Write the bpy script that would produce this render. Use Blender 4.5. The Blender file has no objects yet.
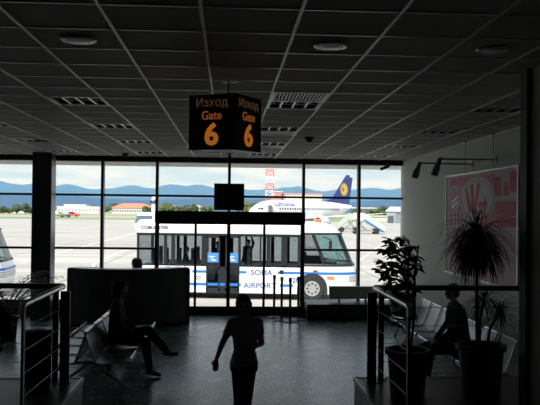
import bpy, math, random
from math import sin, cos, pi, radians
from mathutils import Vector, Matrix, Euler
import bmesh
random.seed(7)
SC = bpy.context.scene
C = SC.collection
# ------------------------------------------------------------------ camera
CAM_H = 2.37
F = 715.0
TH = .011
_dx, _dy = -41.0, 8.5
_x0 = _dx*cos(TH)+_dy*sin(TH)
_y0 = -_dx*sin(TH)+_dy*cos(TH)
YAW = math.atan(-_x0/F)
PITCH = math.atan(_y0/F*cos(YAW))
FW = Vector((sin(YAW)*cos(PITCH), cos(YAW)*cos(PITCH), sin(PITCH)))
_r = Vector((cos(YAW), -sin(YAW), 0))
_u = _r.cross(FW)
RT = _r*cos(TH)+_u*sin(TH)
UP = -_r*sin(TH)+_u*cos(TH)
cam_d = bpy.data.cameras.new('camera')
cam = bpy.data.objects.new('camera', cam_d)
C.objects.link(cam)
cam_d.sensor_width = 36
cam_d.lens = 36*F/540
cam_d.clip_end = 30000
cam.matrix_world = Matrix((
    (RT.x, UP.x, -FW.x, 0), (RT.y, UP.y, -FW.y, 0), (RT.z, UP.z, -FW.z, CAM_H), (0, 0, 0, 1)))
SC.camera = cam


def ray(x, y): return (x-270)/F*RT-(y-202.5)/F*UP+FW
def atY(x, y, Y):
    d = ray(x, y); return Vector((0, 0, CAM_H))+d*(Y/d.y)
def atZ(x, y, Z=0.):
    d = ray(x, y); return Vector((0, 0, CAM_H))+d*((Z-CAM_H)/d.z)
def atX(x, y, X):
    d = ray(x, y); return Vector((0, 0, CAM_H))+d*(X/d.x)


# ------------------------------------------------------------------ world, sun, exposure
SC.view_settings.view_transform = 'Standard'
SC.view_settings.look = 'None'
SC.view_settings.gamma = 1
SC.view_settings.exposure = 0.65
SC.view_settings.use_curve_mapping = False
SC.cycles.use_denoising = True
SC.cycles.max_bounces = 10
SC.cycles.diffuse_bounces = 6
SC.cycles.transparent_max_bounces = 24
SC.cycles.sample_clamp_indirect = 4
w = bpy.data.worlds.new('sky')
SC.world = w
w.use_nodes = True
nt = w.node_tree
nt.nodes.clear()
N = nt.nodes.new
L = nt.links.new
tc = N('ShaderNodeTexCoord')
sep = N('ShaderNodeSeparateXYZ'); L(tc.outputs['Generated'], sep.inputs[0])
# flat cloud layer seen in perspective: direction / (z + k)
addz = N('ShaderNodeMath'); addz.operation = 'ADD'; L(sep.outputs['Z'], addz.inputs[0]); addz.inputs[1].default_value = .09
dx = N('ShaderNodeMath'); dx.operation = 'DIVIDE'; L(sep.outputs['X'], dx.inputs[0]); L(addz.outputs[0], dx.inputs[1])
dyn = N('ShaderNodeMath'); dyn.operation = 'DIVIDE'; L(sep.outputs['Y'], dyn.inputs[0]); L(addz.outputs[0], dyn.inputs[1])
cmb = N('ShaderNodeCombineXYZ'); L(dx.outputs[0], cmb.inputs[0]); L(dyn.outputs[0], cmb.inputs[1])
noi = N('ShaderNodeTexNoise'); L(cmb.outputs[0], noi.inputs['Vector'])
noi.inputs['Scale'].default_value = 1.15; noi.inputs['Detail'].default_value = 7; noi.inputs['Roughness'].default_value = .55
rmp = N('ShaderNodeValToRGB'); L(noi.outputs['Fac'], rmp.inputs[0])
rmp.color_ramp.elements[0].position = .38; rmp.color_ramp.elements[0].color = (0, 0, 0, 1)
rmp.color_ramp.elements[1].position = .6; rmp.color_ramp.elements[1].color = (1, 1, 1, 1)
grad = N('ShaderNodeMapRange'); L(sep.outputs['Z'], grad.inputs['Value'])
grad.inputs['From Min'].default_value = 0; grad.inputs['From Max'].default_value = .25
sk = N('ShaderNodeMix'); sk.data_type = 'RGBA'; L(grad.outputs['Result'], sk.inputs[0])
sk.inputs[6].default_value = (.47, .54, .63, 1); sk.inputs[7].default_value = (.40, .51, .70, 1)
mx = N('ShaderNodeMix'); mx.data_type = 'RGBA'; L(rmp.outputs['Color'], mx.inputs[0]); L(sk.outputs[2], mx.inputs[6])
mx.inputs[7].default_value = (.66, .68, .70, 1)
bg = N('ShaderNodeBackground'); L(mx.outputs[2], bg.inputs['Color']); bg.inputs['Strength'].default_value = 1.0
wo = N('ShaderNodeOutputWorld'); L(bg.outputs[0], wo.inputs['Surface'])
sun_d = bpy.data.lights.new('sun', 'SUN')
sun_d.energy = 3.9
sun_d.angle = radians(3)
sun_d.color = (1, .96, .9)
sun = bpy.data.objects.new('sun', sun_d)
C.objects.link(sun)
sun.rotation_euler = Vector((.45, .75, -.85)).to_track_quat('-Z', 'Y').to_euler()

# ------------------------------------------------------------------ materials
MATS = {}


def mat(name, col, rough=.6, metal=0., var=.12, scale=6., spec=.5, bump=0., emit=None, es=0.):
    if name in MATS: return MATS[name]
    m = bpy.data.materials.new(name); m.use_nodes = True
    t = m.node_tree; b = t.nodes['Principled BSDF']
    b.inputs['Roughness'].default_value = rough
    b.inputs['Metallic'].default_value = metal
    b.inputs['Specular IOR Level'].default_value = spec
    co = t.nodes.new('ShaderNodeTexCoord')
    n = t.nodes.new('ShaderNodeTexNoise'); n.inputs['Scale'].default_value = scale; n.inputs['Detail'].default_value = 4
    t.links.new(co.outputs['Object'], n.inputs['Vector'])
    mxx = t.nodes.new('ShaderNodeMix'); mxx.data_type = 'RGBA'
    t.links.new(n.outputs['Fac'], mxx.inputs[0])
    mxx.inputs[6].default_value = tuple(max(0, c*(1-var)) for c in col)+(1,)
    mxx.inputs[7].default_value = tuple(min(1, c*(1+var)) for c in col)+(1,)
    t.links.new(mxx.outputs[2], b.inputs['Base Color'])
    if bump:
        bp = t.nodes.new('ShaderNodeBump'); bp.inputs['Strength'].default_value = bump; bp.inputs['Distance'].default_value = .01
        t.links.new(n.outputs['Fac'], bp.inputs['Height']); t.links.new(bp.outputs[0], b.inputs['Normal'])
    if emit:
        b.inputs['Emission Color'].default_value = tuple(emit)+(1,)
        b.inputs['Emission Strength'].default_value = es
    MATS[name] = m
    return m


def glass(name, tint, refl=1.0):
    if name in MATS: return MATS[name]
    m = bpy.data.materials.new(name); m.use_nodes = True
    t = m.node_tree; t.nodes.clear()
    o = t.nodes.new('ShaderNodeOutputMaterial')
    tr = t.nodes.new('ShaderNodeBsdfTransparent'); tr.inputs[0].default_value = tuple(tint)+(1,)
    gl = t.nodes.new('ShaderNodeBsdfGlossy'); gl.inputs['Roughness'].default_value = .02
    gl.inputs[0].default_value = (refl, refl, refl, 1)
    fr = t.nodes.new('ShaderNodeFresnel'); fr.inputs[0].default_value = 1.45
    ms = t.nodes.new('ShaderNodeMixShader')
    t.links.new(fr.outputs[0], ms.inputs[0]); t.links.new(tr.outputs[0], ms.inputs[1]); t.links.new(gl.outputs[0], ms.inputs[2])
    t.links.new(ms.outputs[0], o.inputs[0])
    MATS[name] = m
    return m


def tile_mat(name, c1, c2, grout, w_, h_, rough, mortar=.01, bump=.2, off=0., varsc=1.):
    m = bpy.data.materials.new(name); m.use_nodes = True
    t = m.node_tree; b = t.nodes['Principled BSDF']
    co = t.nodes.new('ShaderNodeTexCoord')
    br = t.nodes.new('ShaderNodeTexBrick'); br.offset = off; br.squash = 1
    br.inputs['Scale'].default_value = 1
    br.inputs['Brick Width'].default_value = w_; br.inputs['Row Height'].default_value = h_
    br.inputs['Mortar Size'].default_value = mortar; br.inputs['Mortar Smooth'].default_value = .2
    br.inputs['Color1'].default_value = tuple(c1)+(1,); br.inputs['Color2'].default_value = tuple(c2)+(1,)
    br.inputs['Mortar'].default_value = tuple(grout)+(1,)
    t.links.new(co.outputs['Object'], br.inputs['Vector'])
    t.links.new(br.outputs['Color'], b.inputs['Base Color'])
    n = t.nodes.new('ShaderNodeTexNoise'); n.inputs['Scale'].default_value = varsc; n.inputs['Detail'].default_value = 5
    t.links.new(co.outputs['Object'], n.inputs['Vector'])
    mr = t.nodes.new('ShaderNodeMapRange'); t.links.new(n.outputs['Fac'], mr.inputs[0])
    mr.inputs['To Min'].default_value = rough*.8; mr.inputs['To Max'].default_value = rough*1.25
    t.links.new(mr.outputs[0], b.inputs['Roughness'])
    bp = t.nodes.new('ShaderNodeBump'); bp.inputs['Strength'].default_value = bump; bp.inputs['Distance'].default_value = .004; bp.invert = True
    t.links.new(br.outputs['Fac'], bp.inputs['Height']); t.links.new(bp.outputs[0], b.inputs['Normal'])
    MATS[name] = m
    return m


black = mat('black_metal', (.012, .012, .014), .35, 0., .2, 20)
blackm = mat('black_matt_plastic', (.010, .010, .011), .6, 0, .2, 20)
chrome = mat('brushed_steel', (.62, .62, .64), .28, 1., .08, 30)
dsteel = mat('dull_perforated_steel', (.13, .135, .15), .33, .85, .15, 60)
frame_m = mat('dark_window_frame', (.014, .014, .017), .45, 0, .2, 10)
wallp = mat('grey_green_wall_paint', (.70, .73, .66), .7, 0, .05, 2, bump=.05)
wallb = mat('dark_back_wall_paint', (.48, .47, .45), .8, 0, .06, 2)
ceilm = mat('ceiling_tile_board', (.44, .415, .375), .85, 0, .06, 40, bump=.08)
railm = mat('ceiling_grid_rail', (.72, .70, .66), .45, .3, .05, 20)
barm = mat('ceiling_cross_bar', (.9, .88, .84), .35, .3, .05, 20)
white = mat('white_lacquer', (.78, .78, .78), .45, 0, .04, 3)
winglass = glass('clear_window_glass', (.95, .97, .97), .8)
busglass = glass('tinted_bus_glass', (.58, .63, .65), .7)
screen_g = glass('green_tinted_windscreen', (.50, .66, .66), .9)

floor_m = tile_mat('hall_floor_mosaic', (.135, .225, .225), (.17, .27, .265), (.06, .10, .10), .10, .10, .27, .010, .25, .5, 3.)
plat_m = tile_mat('ribbed_platform_floor', (.040, .038, .036), (.055, .052, .048), (.02, .02, .02), 1.2, .10, .38, .012, .4, .3)


# ------------------------------------------------------------------ mesh building
class MB:
    def __init__(self):
        self.v = []; self.f = []; self.m = []; self.M = Matrix.Identity(4); self.mi = 0

    def add(self, vs, fs):
        o = len(self.v)
        self.v += [tuple(self.M @ Vector(v)) for v in vs]
        self.f += [tuple(o+i for i in f) for f in fs]
        self.m += [self.mi]*len(fs)
        return self

    def box(self, x0, x1, y0, y1, z0, z1):
        vs = [(x, y, z) for z in (z0, z1) for y in (y0, y1) for x in (x0, x1)]
        return self.add(vs, [(0, 2, 3, 1), (4, 5, 7, 6), (0, 1, 5, 4), (2, 6, 7, 3), (0, 4, 6, 2), (1, 3, 7, 5)])

    def cbox(self, c, s, rz=0, rx=0, ry=0):
        M0 = self.M
        self.M = M0 @ Matrix.Translation(c) @ Euler((rx, ry, rz)).to_matrix().to_4x4()
        self.box(-s[0]/2, s[0]/2, -s[1]/2, s[1]/2, -s[2]/2, s[2]/2)
        self.M = M0
        return self

    def quad(self, a, b, c, d): return self.add([a, b, c, d], [(0, 1, 2, 3)])

    def tube(self, pts, r, n=10, cap=True):
        pts = [Vector(p) for p in pts]
        rs = r if isinstance(r, (list, tuple)) else [r]*len(pts)
        vs = []; fs = []
        prev = None
        for i, p in enumerate(pts):
            if i == 0: d = pts[1]-p
            elif i == len(pts)-1: d = p-pts[i-1]
            else: d = (pts[i+1]-p).normalized()+(p-pts[i-1]).normalized()
            if d.length < 1e-9: d = Vector((0, 0, 1))
            d.normalize()
            if prev is None:
                a = d.cross(Vector((0, 0, 1)))
                if a.length < .05: a = d.cross(Vector((1, 0, 0)))
            else: a = prev-d*prev.dot(d)
            a.normalize(); prev = a
            b = d.cross(a)
            for k in range(n):
                t = 2*pi*k/n
                vs.append(p+(a*cos(t)+b*sin(t))*rs[i])
        for i in range(len(pts)-1):
            for k in range(n):
                k2 = (k+1) % n
                fs.append((i*n+k, i*n+k2, (i+1)*n+k2, (i+1)*n+k))
        if cap:
            fs.append(tuple(reversed(range(n)))); fs.append(tuple((len(pts)-1)*n+k for k in range(n)))
        return self.add(vs, fs)

    def lathe(self, prof, c=(0, 0, 0), n=24):
        vs = []; fs = []
        for r, z in prof:
            for k in range(n):
                t = 2*pi*k/n
                vs.append((c[0]+r*cos(t), c[1]+r*sin(t), c[2]+z))
        for i in range(len(prof)-1):
            for k in range(n):
                k2 = (k+1) % n
                fs.append((i*n+k, i*n+k2, (i+1)*n+k2, (i+1)*n+k))
        fs.append(tuple(reversed(range(n)))); fs.append(tuple((len(prof)-1)*n+k for k in range(n)))
        return self.add(vs, fs)

    def prism(self, poly, y0, y1, axis='y'):
        """poly of 2-D points extruded along an axis"""
        n = len(poly)
        def P(a, b, t): return {'y': (a, t, b), 'x': (t, a, b), 'z': (a, b, t)}[axis]
        vs = [P(a, b, y0) for a, b in poly]+[P(a, b, y1) for a, b in poly]
        fs = [tuple(range(n)), tuple(reversed(range(n, 2*n)))]
        for i in range(n):
            j = (i+1) % n
            fs.append((i, i+n, j+n, j))
        return self.add(vs, fs)

    def loft(self, rings, cap=True):
        n = len(rings[0]); vs = [p for r in rings for p in r]; fs = []
        for i in range(len(rings)-1):
            for k in range(n):
                k2 = (k+1) % n
                fs.append((i*n+k, i*n+k2, (i+1)*n+k2, (i+1)*n+k))
        if cap:
            fs.append(tuple(reversed(range(n)))); fs.append(tuple((len(rings)-1)*n+k for k in range(n)))
        return self.add(vs, fs)

    def ball(self, c, r, n=10, rot=None):
        r = r if isinstance(r, (list, tuple)) else (r, r, r)
        vs = []; fs = []
        R = rot or Matrix.Identity(3)
        m = n
        for i in range(m+1):
            ph = pi*i/m
            for k in range(n*2 if n > 5 else n+2):
                nn = n*2 if n > 5 else n+2
                t = 2*pi*k/nn
                v = R @ Vector((r[0]*sin(ph)*cos(t), r[1]*sin(ph)*sin(t), r[2]*cos(ph)))
                vs.append((c[0]+v.x, c[1]+v.y, c[2]+v.z))
        nn = n*2 if n > 5 else n+2
        for i in range(m):
            for k in range(nn):
                k2 = (k+1) % nn
                fs.append((i*nn+k, (i+1)*nn+k, (i+1)*nn+k2, i*nn+k2))
        return self.add(vs, fs)

    def mesh(self, name):
        me = bpy.data.meshes.new(name)
        me.from_pydata(self.v, [], self.f)
        me.polygons.foreach_set('material_index', self.m)
        bm = bmesh.new(); bm.from_mesh(me)
        bmesh.ops.remove_doubles(bm, verts=bm.verts, dist=1e-5)
        bmesh.ops.recalc_face_normals(bm, faces=bm.faces)
        bm.to_mesh(me); bm.free()
        return me

    def build(self, name, m, parent=None, smooth=False, bevel=0., loc=None, kind=None, label=None):
        me = self.mesh(name)
        for k in (m if isinstance(m, (list, tuple)) else [m]): me.materials.append(k)
        o = bpy.data.objects.new(name, me); C.objects.link(o)
        if parent: o.parent = parent
        if loc: o.location = loc
        if smooth:
            me.polygons.foreach_set('use_smooth', [True]*len(me.polygons))
            try: me.set_sharp_from_angle(angle=radians(40))
            except Exception: pass
        if bevel:
            md = o.modifiers.new('bevel', 'BEVEL'); md.width = bevel; md.segments = 2; md.limit_method = 'ANGLE'
        if kind: o['kind'] = kind
        if label: o['label'] = label
        return o


def tag(o, label, cat, group=None, kind=None):
    o['label'] = label; o['category'] = cat
    if group: o['group'] = group
    if kind: o['kind'] = kind
    return o


def empty(name, loc=(0, 0, 0), rz=0.):
    o = bpy.data.objects.new(name, None); C.objects.link(o)
    o.location = loc; o.rotation_euler = (0, 0, rz)
    o.empty_display_size = .1
    return o


def thing(name, label, cat, loc=(0, 0, 0), rz=0., group=None):
    return tag(empty(name, loc, rz), label, cat, group)


def copy_tree(o, parent=None):
    c = o.copy(); C.objects.link(c)
    if parent: c.parent = parent
    for ch in list(o.children): copy_tree(ch, c)
    return c


def dup(o, loc, rz=None, label=None, group=None):
    c = copy_tree(o); c.location = loc
    if rz is not None: c.rotation_euler = (0, 0, rz)
    if label: c['label'] = label
    if group: c['group'] = group
    return c


def text(s, size, m, name, parent=None, M=None, ext=.001, bold=0., sx=1., align='CENTER'):
    cu = bpy.data.curves.new(name, 'FONT'); cu.body = s; cu.size = size; cu.extrude = ext; cu.offset = bold
    cu.align_x = align; cu.align_y = 'CENTER'; cu.resolution_u = 4
    t = bpy.data.objects.new(name, cu); C.objects.link(t)
    dg = bpy.context.evaluated_depsgraph_get()
    me = bpy.data.meshes.new_from_object(t.evaluated_get(dg))
    bpy.data.objects.remove(t); bpy.data.curves.remove(cu)
    me.transform(Matrix.Diagonal((sx, 1, 1, 1)))
    me.name = name
    me.materials.clear(); me.materials.append(m)
    o = bpy.data.objects.new(name, me); C.objects.link(o)
    if M is not None: me.transform(M)
    if parent: o.parent = parent
    return o


def basis(o, x, y):
    """matrix taking a text's x,y axes to world directions x,y at origin o"""
    x = Vector(x).normalized(); y = Vector(y).normalized(); z = x.cross(y)
    return Matrix(((x.x, y.x, z.x, o[0]), (x.y, y.y, z.y, o[1]), (x.z, y.z, z.z, o[2]), (0, 0, 0, 1)))


def S(name, mb, m, **k): return mb.build(name, m, kind='structure', **k)


# ================================================================== BUILDING SHELL
CZ = 3.58          # ceiling height
WY = 16.3          # window wall
RX = 4.0           # right wall
LX = -9.0
PZ = .72           # platform height
S('floor', MB().box(LX, RX, 5.4, WY+.15, -.25, 0), floor_m)
# raised platform with the stair cut into it
S('floor_platform', MB().box(LX, -1.41, -4, 7.1, .0, PZ).box(1.27, RX, -4, 7.1, .0, PZ).box(-1.41, 1.27, -4, 5.45, 0, PZ), plat_m)
st = MB()
for i in range(3): st.box(-1.41, 1.27, 5.45+.3*i, 5.75+.3*i, 0, PZ-.18*(i+1))
S('floor_steps', st, plat_m)
nos = mat('worn_edge_strip', (.16, .15, .14), .35, .6, .15, 12)
S('trim_1', MB().box(1.255, 1.285, 5.46, 7.1, PZ-.03, PZ+.006).box(1.27, RX, 7.09, 7.115, PZ-.03, PZ+.006), nos)
S('trim_2', MB().box(-1.425, -1.395, 5.46, 7.1, PZ-.03, PZ+.006).box(LX, -1.41, 7.09, 7.115, PZ-.03, PZ+.006), nos)
S('wall_right', MB().box(RX, RX+.25, 5.9, WY+.2, 0, CZ), wallp)
S('wall_left', MB().box(LX-.25, LX, -4, WY+.2, 0, CZ), wallb)
S('wall_back', MB().box(LX, RX, -4.25, -4, 0, CZ), wallb)
S('wall_near_right', MB().box(2.50, RX+.25, -4, 5.9, PZ, CZ), wallb)
S('trim_3', MB().box(2.462, 2.54, 5.80, 5.935, PZ, CZ), blackm)
S('baseboard_right', MB().box(RX-.015, RX, 7.12, WY-.4, 0, .09), blackm)
S('roof_slab', MB().box(LX-.3, RX+.3, -4.3, 16.5, 3.9, 4.25), wallb)
S('roof_overhang', MB().box(-12, 8, 16.5, 17.95, 3.46, 4.25), mat('pale_soffit', (.62, .62, .60), .7))

# ceiling: tiles with real recesses, rails and cross bars
TX, TY = .6, .59
def cellx(i): return -.18+TX*i
def celly(j): return 4.24+TY*j
lights = [(-3, 6), (-3, 10), (-3, 14), (-3, 18), (1, 6), (1, 10), (1, 14), (1, 18), (5, 6), (5, 10), (5, 14), (5, 18),
          (-6, 6), (-6, 10), (-6, 14), (-6, 18)]
grilles = [(1, 5), (1, 11), (1, 15)]
skip = set(lights+grilles)
ce = MB()
i0, i1, j0, j1 = -15, 7, -14, 20
for i in range(i0, i1):
    for j in range(j0, j1+1):
        if (i, j) in skip: continue
        xa, xb = max(cellx(i), LX), min(cellx(i+1), RX)
        ya, yb = max(celly(j), -4), min(celly(j+1), WY)
        if xb-xa < .01 or yb-ya < .01: continue
        g = .004
        ce.add([(xa+g, ya+g, CZ), (xb-g, ya+g, CZ), (xb-g, yb-g, CZ), (xa+g, yb-g, CZ)], [(3, 2, 1, 0)])
        ce.add([(xa+g, ya+g, CZ), (xa+g, ya+g, CZ+.015), (xb-g, ya+g, CZ+.015), (xb-g, ya+g, CZ)], [(0, 1, 2, 3)])
ceil = S('ceiling', ce, ceilm)
rl = MB()
for i in range(i0+1, i1):
    rl.box(cellx(i)-.011, cellx(i)+.011, -4, WY, CZ-.012, CZ+.03)
rl.build('ceiling_rails', railm, ceil)
cb = MB()
for j in range(j0+1, j1+1):
    cb.box(LX, RX, celly(j)-.007, celly(j)+.007, CZ-.006, CZ+.02)
cb.build('ceiling_cross_bars', barm, ceil)
S('trim_4', MB().box(RX-.03, RX, 5.9, WY, CZ-.03, CZ), railm)


def make_light():
    t = thing('ceiling_light', 'square louvred ceiling light in the tile grid, switched off', 'ceiling light', group='square louvred ceiling lights')
    a, b = TX/2-.012, TY/2-.01
    fr = MB()
    fr.box(-a, a, -b, -b+.02, -.006, .01).box(-a, a, b-.02, b, -.006, .01).box(-a, -a+.02, -b+.02, b-.02, -.006, .01).box(a-.02, a, -b+.02, b-.02, -.006, .01)
    fr.build('frame', mat('light_frame_white', (.75, .75, .72), .4, .2), t)
    rf = MB()
    rf.quad((-a, -b, .09), (a, -b, .09), (a, b, .09), (-a, b, .09))
    rf.quad((-a, -b, 0), (-a, -b, .09), (a, -b, .09), (a, -b, 0)).quad((-a, b, 0), (-a, b, .09), (a, b, .09), (a, b, 0))
    rf.quad((-a, -b, 0), (-a, b, 0), (-a, b, .09), (-a, -b, .09)).quad((a, -b, 0), (a, b, 0), (a, b, .09), (a, -b, .09))
    rf.build('reflector', mat('light_housing', (.05, .05, .05), .35, .6), t)
    lv = MB()
    for k in range(1, 4): lv.box(-a+2*a*k/4-.011, -a+2*a*k/4+.011, -b+.02, b-.02, .0, .045)
    for k in (1, 2): lv.box(-a+.02, a-.02, -b+2*b*k/3-.006, -b+2*b*k/3+.006, .02, .03)
    lv.build('louvre', mat('mirror_louvre', (.55, .55, .55), .35, .7), t)
    for k in range(4):
        x = -a+2*a*(k+.5)/4
        MB().tube([(x, -b+.03, .06), (x, b-.03, .06)], .013, 8).build('fluorescent_tube', mat('unlit_tube_white', (.7, .7, .7), .3), t, smooth=True)
    return t


def place_name(i, j): return {-6: 'outer left', -3: 'left', 1: 'middle', 5: 'right'}[i], {6: 'nearest', 10: 'second', 14: 'third', 18: 'farthest'}[j]


pl = make_light()
for n, (i, j) in enumerate(lights):
    a, b = place_name(i, j)
    o = pl if n == 0 else copy_tree(pl)
    o.location = (cellx(i)+TX/2, celly(j)+TY/2, CZ)
    o['label'] = 'square louvred ceiling light, switched off, %s one of the %s row' % (b, a)
gt = thing('ceiling_air_grille', 'slatted square air grille in the ceiling', 'air grille', group='slatted ceiling air grilles')
a, b = TX/2-.012, TY/2-.01
MB().box(-a, a, -b, -b+.03, -.008, .01).box(-a, a, b-.03, b, -.008, .01).box(-a, -a+.03, -b+.03, b-.03, -.008, .01).box(a-.03, a, -b+.03, b-.03, -.008, .01).build('frame', MATS['light_frame_white'], gt)
sl = MB()
for k in range(14): sl.cbox((-a+.05+(2*a-.1)*k/13, 0, .008), (.013, 2*b-.07, .02), ry=.25)
sl.build('slats', mat('grille_slats_pale', (.88, .88, .85), .4, .3), gt)
MB().box(-a, a, -b, b, .05, .06).build('duct_plate', blackm, gt)
glab = ['slatted air grille in the ceiling, nearest, just in front of a louvred light', 'slatted air grille in the ceiling behind the gate sign, middle of three', 'slatted air grille in the ceiling, farthest of three, close to the window wall']
for n, (i, j) in enumerate(grilles):
    o = gt if n == 0 else copy_tree(gt)
    o.location = (cellx(i)+TX/2, celly(j)+TY/2, CZ); o['label'] = glab[n]
dl = thing('ceiling_downlight', 'round recessed downlight', 'downlight', group='round recessed downlights')
MB().lathe([(.115, 0), (.125, -.006), (.118, -.016), (.09, -.02), (.085, -.004), (.085, 0)], n=32).build('rim', mat('downlight_rim', (.5, .5, .48), .35, .4), dl, smooth=True)
MB().lathe([(.088, -.012), (.085, -.019), (.05, -.024), (.01, -.026)], n=32).build('lens', mat('frosted_lens', (.88, .86, .82), .35), dl, smooth=True)
for n, (i, lab) in enumerate([(-2, 'round unlit downlight in the ceiling left of the gate sign'), (1, 'round unlit downlight in the ceiling right of the gate sign'), (3, 'round unlit downlight in the dim ceiling, farthest right of the three')]):
    o = dl if n == 0 else copy_tree(dl)
    o.location = (cellx(i)+TX/2, celly(1)+TY/2, CZ); o['label'] = lab
sd = thing('smoke_detector', 'dark cone-shaped smoke detector on the ceiling right of the gate sign', 'smoke detector', (1.28, 11.5, CZ))
MB().lathe([(.075, 0), (.075, -.02), (.05, -.06), (.02, -.085)], n=20).build('sensor_cap', blackm, sd, smooth=True)
MB().lathe([(.08, -.001), (.08, -.008)], n=20).build('base_ring', frame_m, sd)
o = dup(sd, (-2.22, 15.4, CZ), label='dark cone-shaped smoke detector on the ceiling close to the windows, left side')

# ------------------------------------------------------------------ window wall
fr_th = .045


def bay(n, x0, x1, door=False, left_edge=True):
    f = MB()
    ya, yb = WY, WY+.09
    f.box(x0, x1, ya, yb, 3.46, CZ)                        # head
    f.box(x0, x1, ya, yb, 2.675, 2.725)                    # upper transom
    if not door:
        f.box(x0, x1, ya, yb, 1.475, 1.525)                # lower transom
        f.box(x0, x1, ya-.02, yb, .28, .34)                # sill rail
    o = S('window_%d' % n, f, frame_m)
    g = MB()
    y = WY+.045
    zs = [(2.725, 3.46), (1.525, 2.675), (.34, 1.475)] if not door else [(2.725, 3.46), (2.36, 2.675)]
    for a_, b_ in zs: g.quad((x0, y, a_), (x1, y, a_), (x1, y, b_), (x0, y, b_))
    g.build('pane', winglass, o)
    return o


xs = [LX, -7.4, -5.42, -4.08, -2.85, -1.63, 0.0, 1.70, 2.98, 4.0]
for k in range(len(xs)-1):
    bay(k+1, xs[k], xs[k+1], door=xs[k] in (-1.63, 0.0))
mu = MB()
for x in xs[1:-1]:
    mu.box(x-.03, x+.03, WY-.06, WY+.12, 0.0 if x not in (0.0,) else 2.36, CZ)
S('trim_5', mu, frame_m)
S('trim_6', MB().box(LX, RX, WY-.04, WY+.12, 3.52, CZ), frame_m)
# low plinth under the fixed bays
S('wall_front_left', MB().box(LX, -1.66, WY-.10, WY+.12, 0, .28), frame_m)
S('wall_front_right', MB().box(1.73, RX, WY-.75, WY+.12, 0, .35), frame_m)
# automatic sliding door
dr = S('door_1', MB().box(-1.66, 1.73, WY-.16, WY+.16, 2.10, 2.36).box(-1.66, 1.73, WY-.05, WY+.12, 0, .06), frame_m)
for x0, x1 in ((-1.6, -.75), (-.75, .0), (.0, .81), (.81, 1.67)):
    lf = MB()
    y = WY+.02
    s = .028
    lf.box(x0, x0+s, y-.02, y+.02, .06, 2.10).box(x1-s, x1, y-.02, y+.02, .06, 2.10).box(x0, x1, y-.02, y+.02, .06, .20).box(x0, x1, y-.02, y+.02, 2.06, 2.10)
    l = lf.build('door_leaf', frame_m, dr)
    MB().quad((x0+s, y, .2), (x1-s, y, .2), (x1-s, y, 2.06), (x0+s, y, 2.06)).build('pane', winglass, l)
MB().box(-.04, .04, WY-.05, WY+.05, .06, 2.1).build('centre_post', frame_m, dr)
MB().tube([(-.98, WY-.06, .62), (-.98, WY-.06, 1.25)], .012, 8).build('door_handle', black, dr, smooth=True)
S('pillar', MB().box(-4.20, -3.79, 15.5, 15.9, 0, CZ), mat('dark_blue_pillar_paint', (.05, .052, .062), .3, 0, .1, 3), bevel=.01)

# ================================================================== OUTSIDE
G = -.9


def ground_mat():
    m = bpy.data.materials.new('concrete_apron'); m.use_nodes = True
    t = m.node_tree; b = t.nodes['Principled BSDF']; b.inputs['Roughness'].default_value = .85
    co = t.nodes.new('ShaderNodeTexCoord')
    br = t.nodes.new('ShaderNodeTexBrick'); br.offset = 0
    br.inputs['Scale'].default_value = 1; br.inputs['Brick Width'].default_value = 7.5; br.inputs['Row Height'].default_value = 7.5
    br.inputs['Mortar Size'].default_value = .07
    br.inputs['Color1'].default_value = (.47, .44, .39, 1); br.inputs['Color2'].default_value = (.42, .39, .345, 1); br.inputs['Mortar'].default_value = (.25, .24, .22, 1)
    t.links.new(co.outputs['Object'], br.inputs['Vector'])
    mp = t.nodes.new('ShaderNodeMapping'); mp.inputs['Scale'].default_value = (.06, .35, 1); t.links.new(co.outputs['Object'], mp.inputs[0])
    n = t.nodes.new('ShaderNodeTexNoise'); n.inputs['Scale'].default_value = 1; n.inputs['Detail'].default_value = 6; t.links.new(mp.outputs[0], n.inputs['Vector'])
    cr = t.nodes.new('ShaderNodeMapRange'); t.links.new(n.outputs['Fac'], cr.inputs[0]); cr.inputs['From Min'].default_value = .35; cr.inputs['From Max'].default_value = .7
    cr.inputs['To Min'].default_value = .82; cr.inputs['To Max'].default_value = 1.12
    mul = t.nodes.new('ShaderNodeVectorMath'); mul.operation = 'SCALE'; t.links.new(br.outputs['Color'], mul.inputs[0]); t.links.new(cr.outputs[0], mul.inputs['Scale'])
    t.links.new(mul.outputs[0], b.inputs['Base Color'])
    return m


apm = ground_mat()
ap = S('ground_apron', MB().box(-400, 500, 16.5, 238, G-.3, G), apm)
linem = mat('faded_white_line_paint', (.78, .78, .74), .8)
mk = MB()


def gline(pts, w_=.18):
    P = [atZ(x, y, G+.008) for x, y in pts]
    for a_, b_ in zip(P, P[1:]):
        d = (b_-a_); d.z = 0; n_ = Vector((-d.y, d.x, 0)).normalized()*w_/2
        mk.quad(a_-n_, b_-n_, b_+n_, a_+n_)


gline([(20, 263), (57, 253), (120, 237), (160, 227)], .14)
gline([(50, 263), (58, 261), (71, 258)], .25)
gline([(100, 270), (94, 267), (93, 264.5), (96, 262.5), (102, 259.5), (120, 252), (150, 243.5)], .14)
gline([(357, 262), (380, 246), (403, 236)], .13)
gline([(360, 238), (403, 239)], .3)
mk.build('painted_line', linem, ap)
grass = mat('dry_green_grass', (.20, .27, .10), .95, 0, .35, .02)
S('ground_grass', MB().box(-3000, 3000, 238, 2600, G-.5, G-.02), grass)
S('ground_taxiway', MB().box(-1200, 34, 290, 400, G-.2, G+.03).box(-1200, 60, 560, 640, G-.2, G+.03), mat('taxiway_asphalt', (.36, .35, .33), .9, 0, .1, .02))
S('ground_earth', MB().box(-900, 110, 440, 520, G-.2, G+.05), mat('orange_brown_earth', (.46, .30, .17), .95, 0, .2, .02))

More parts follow.
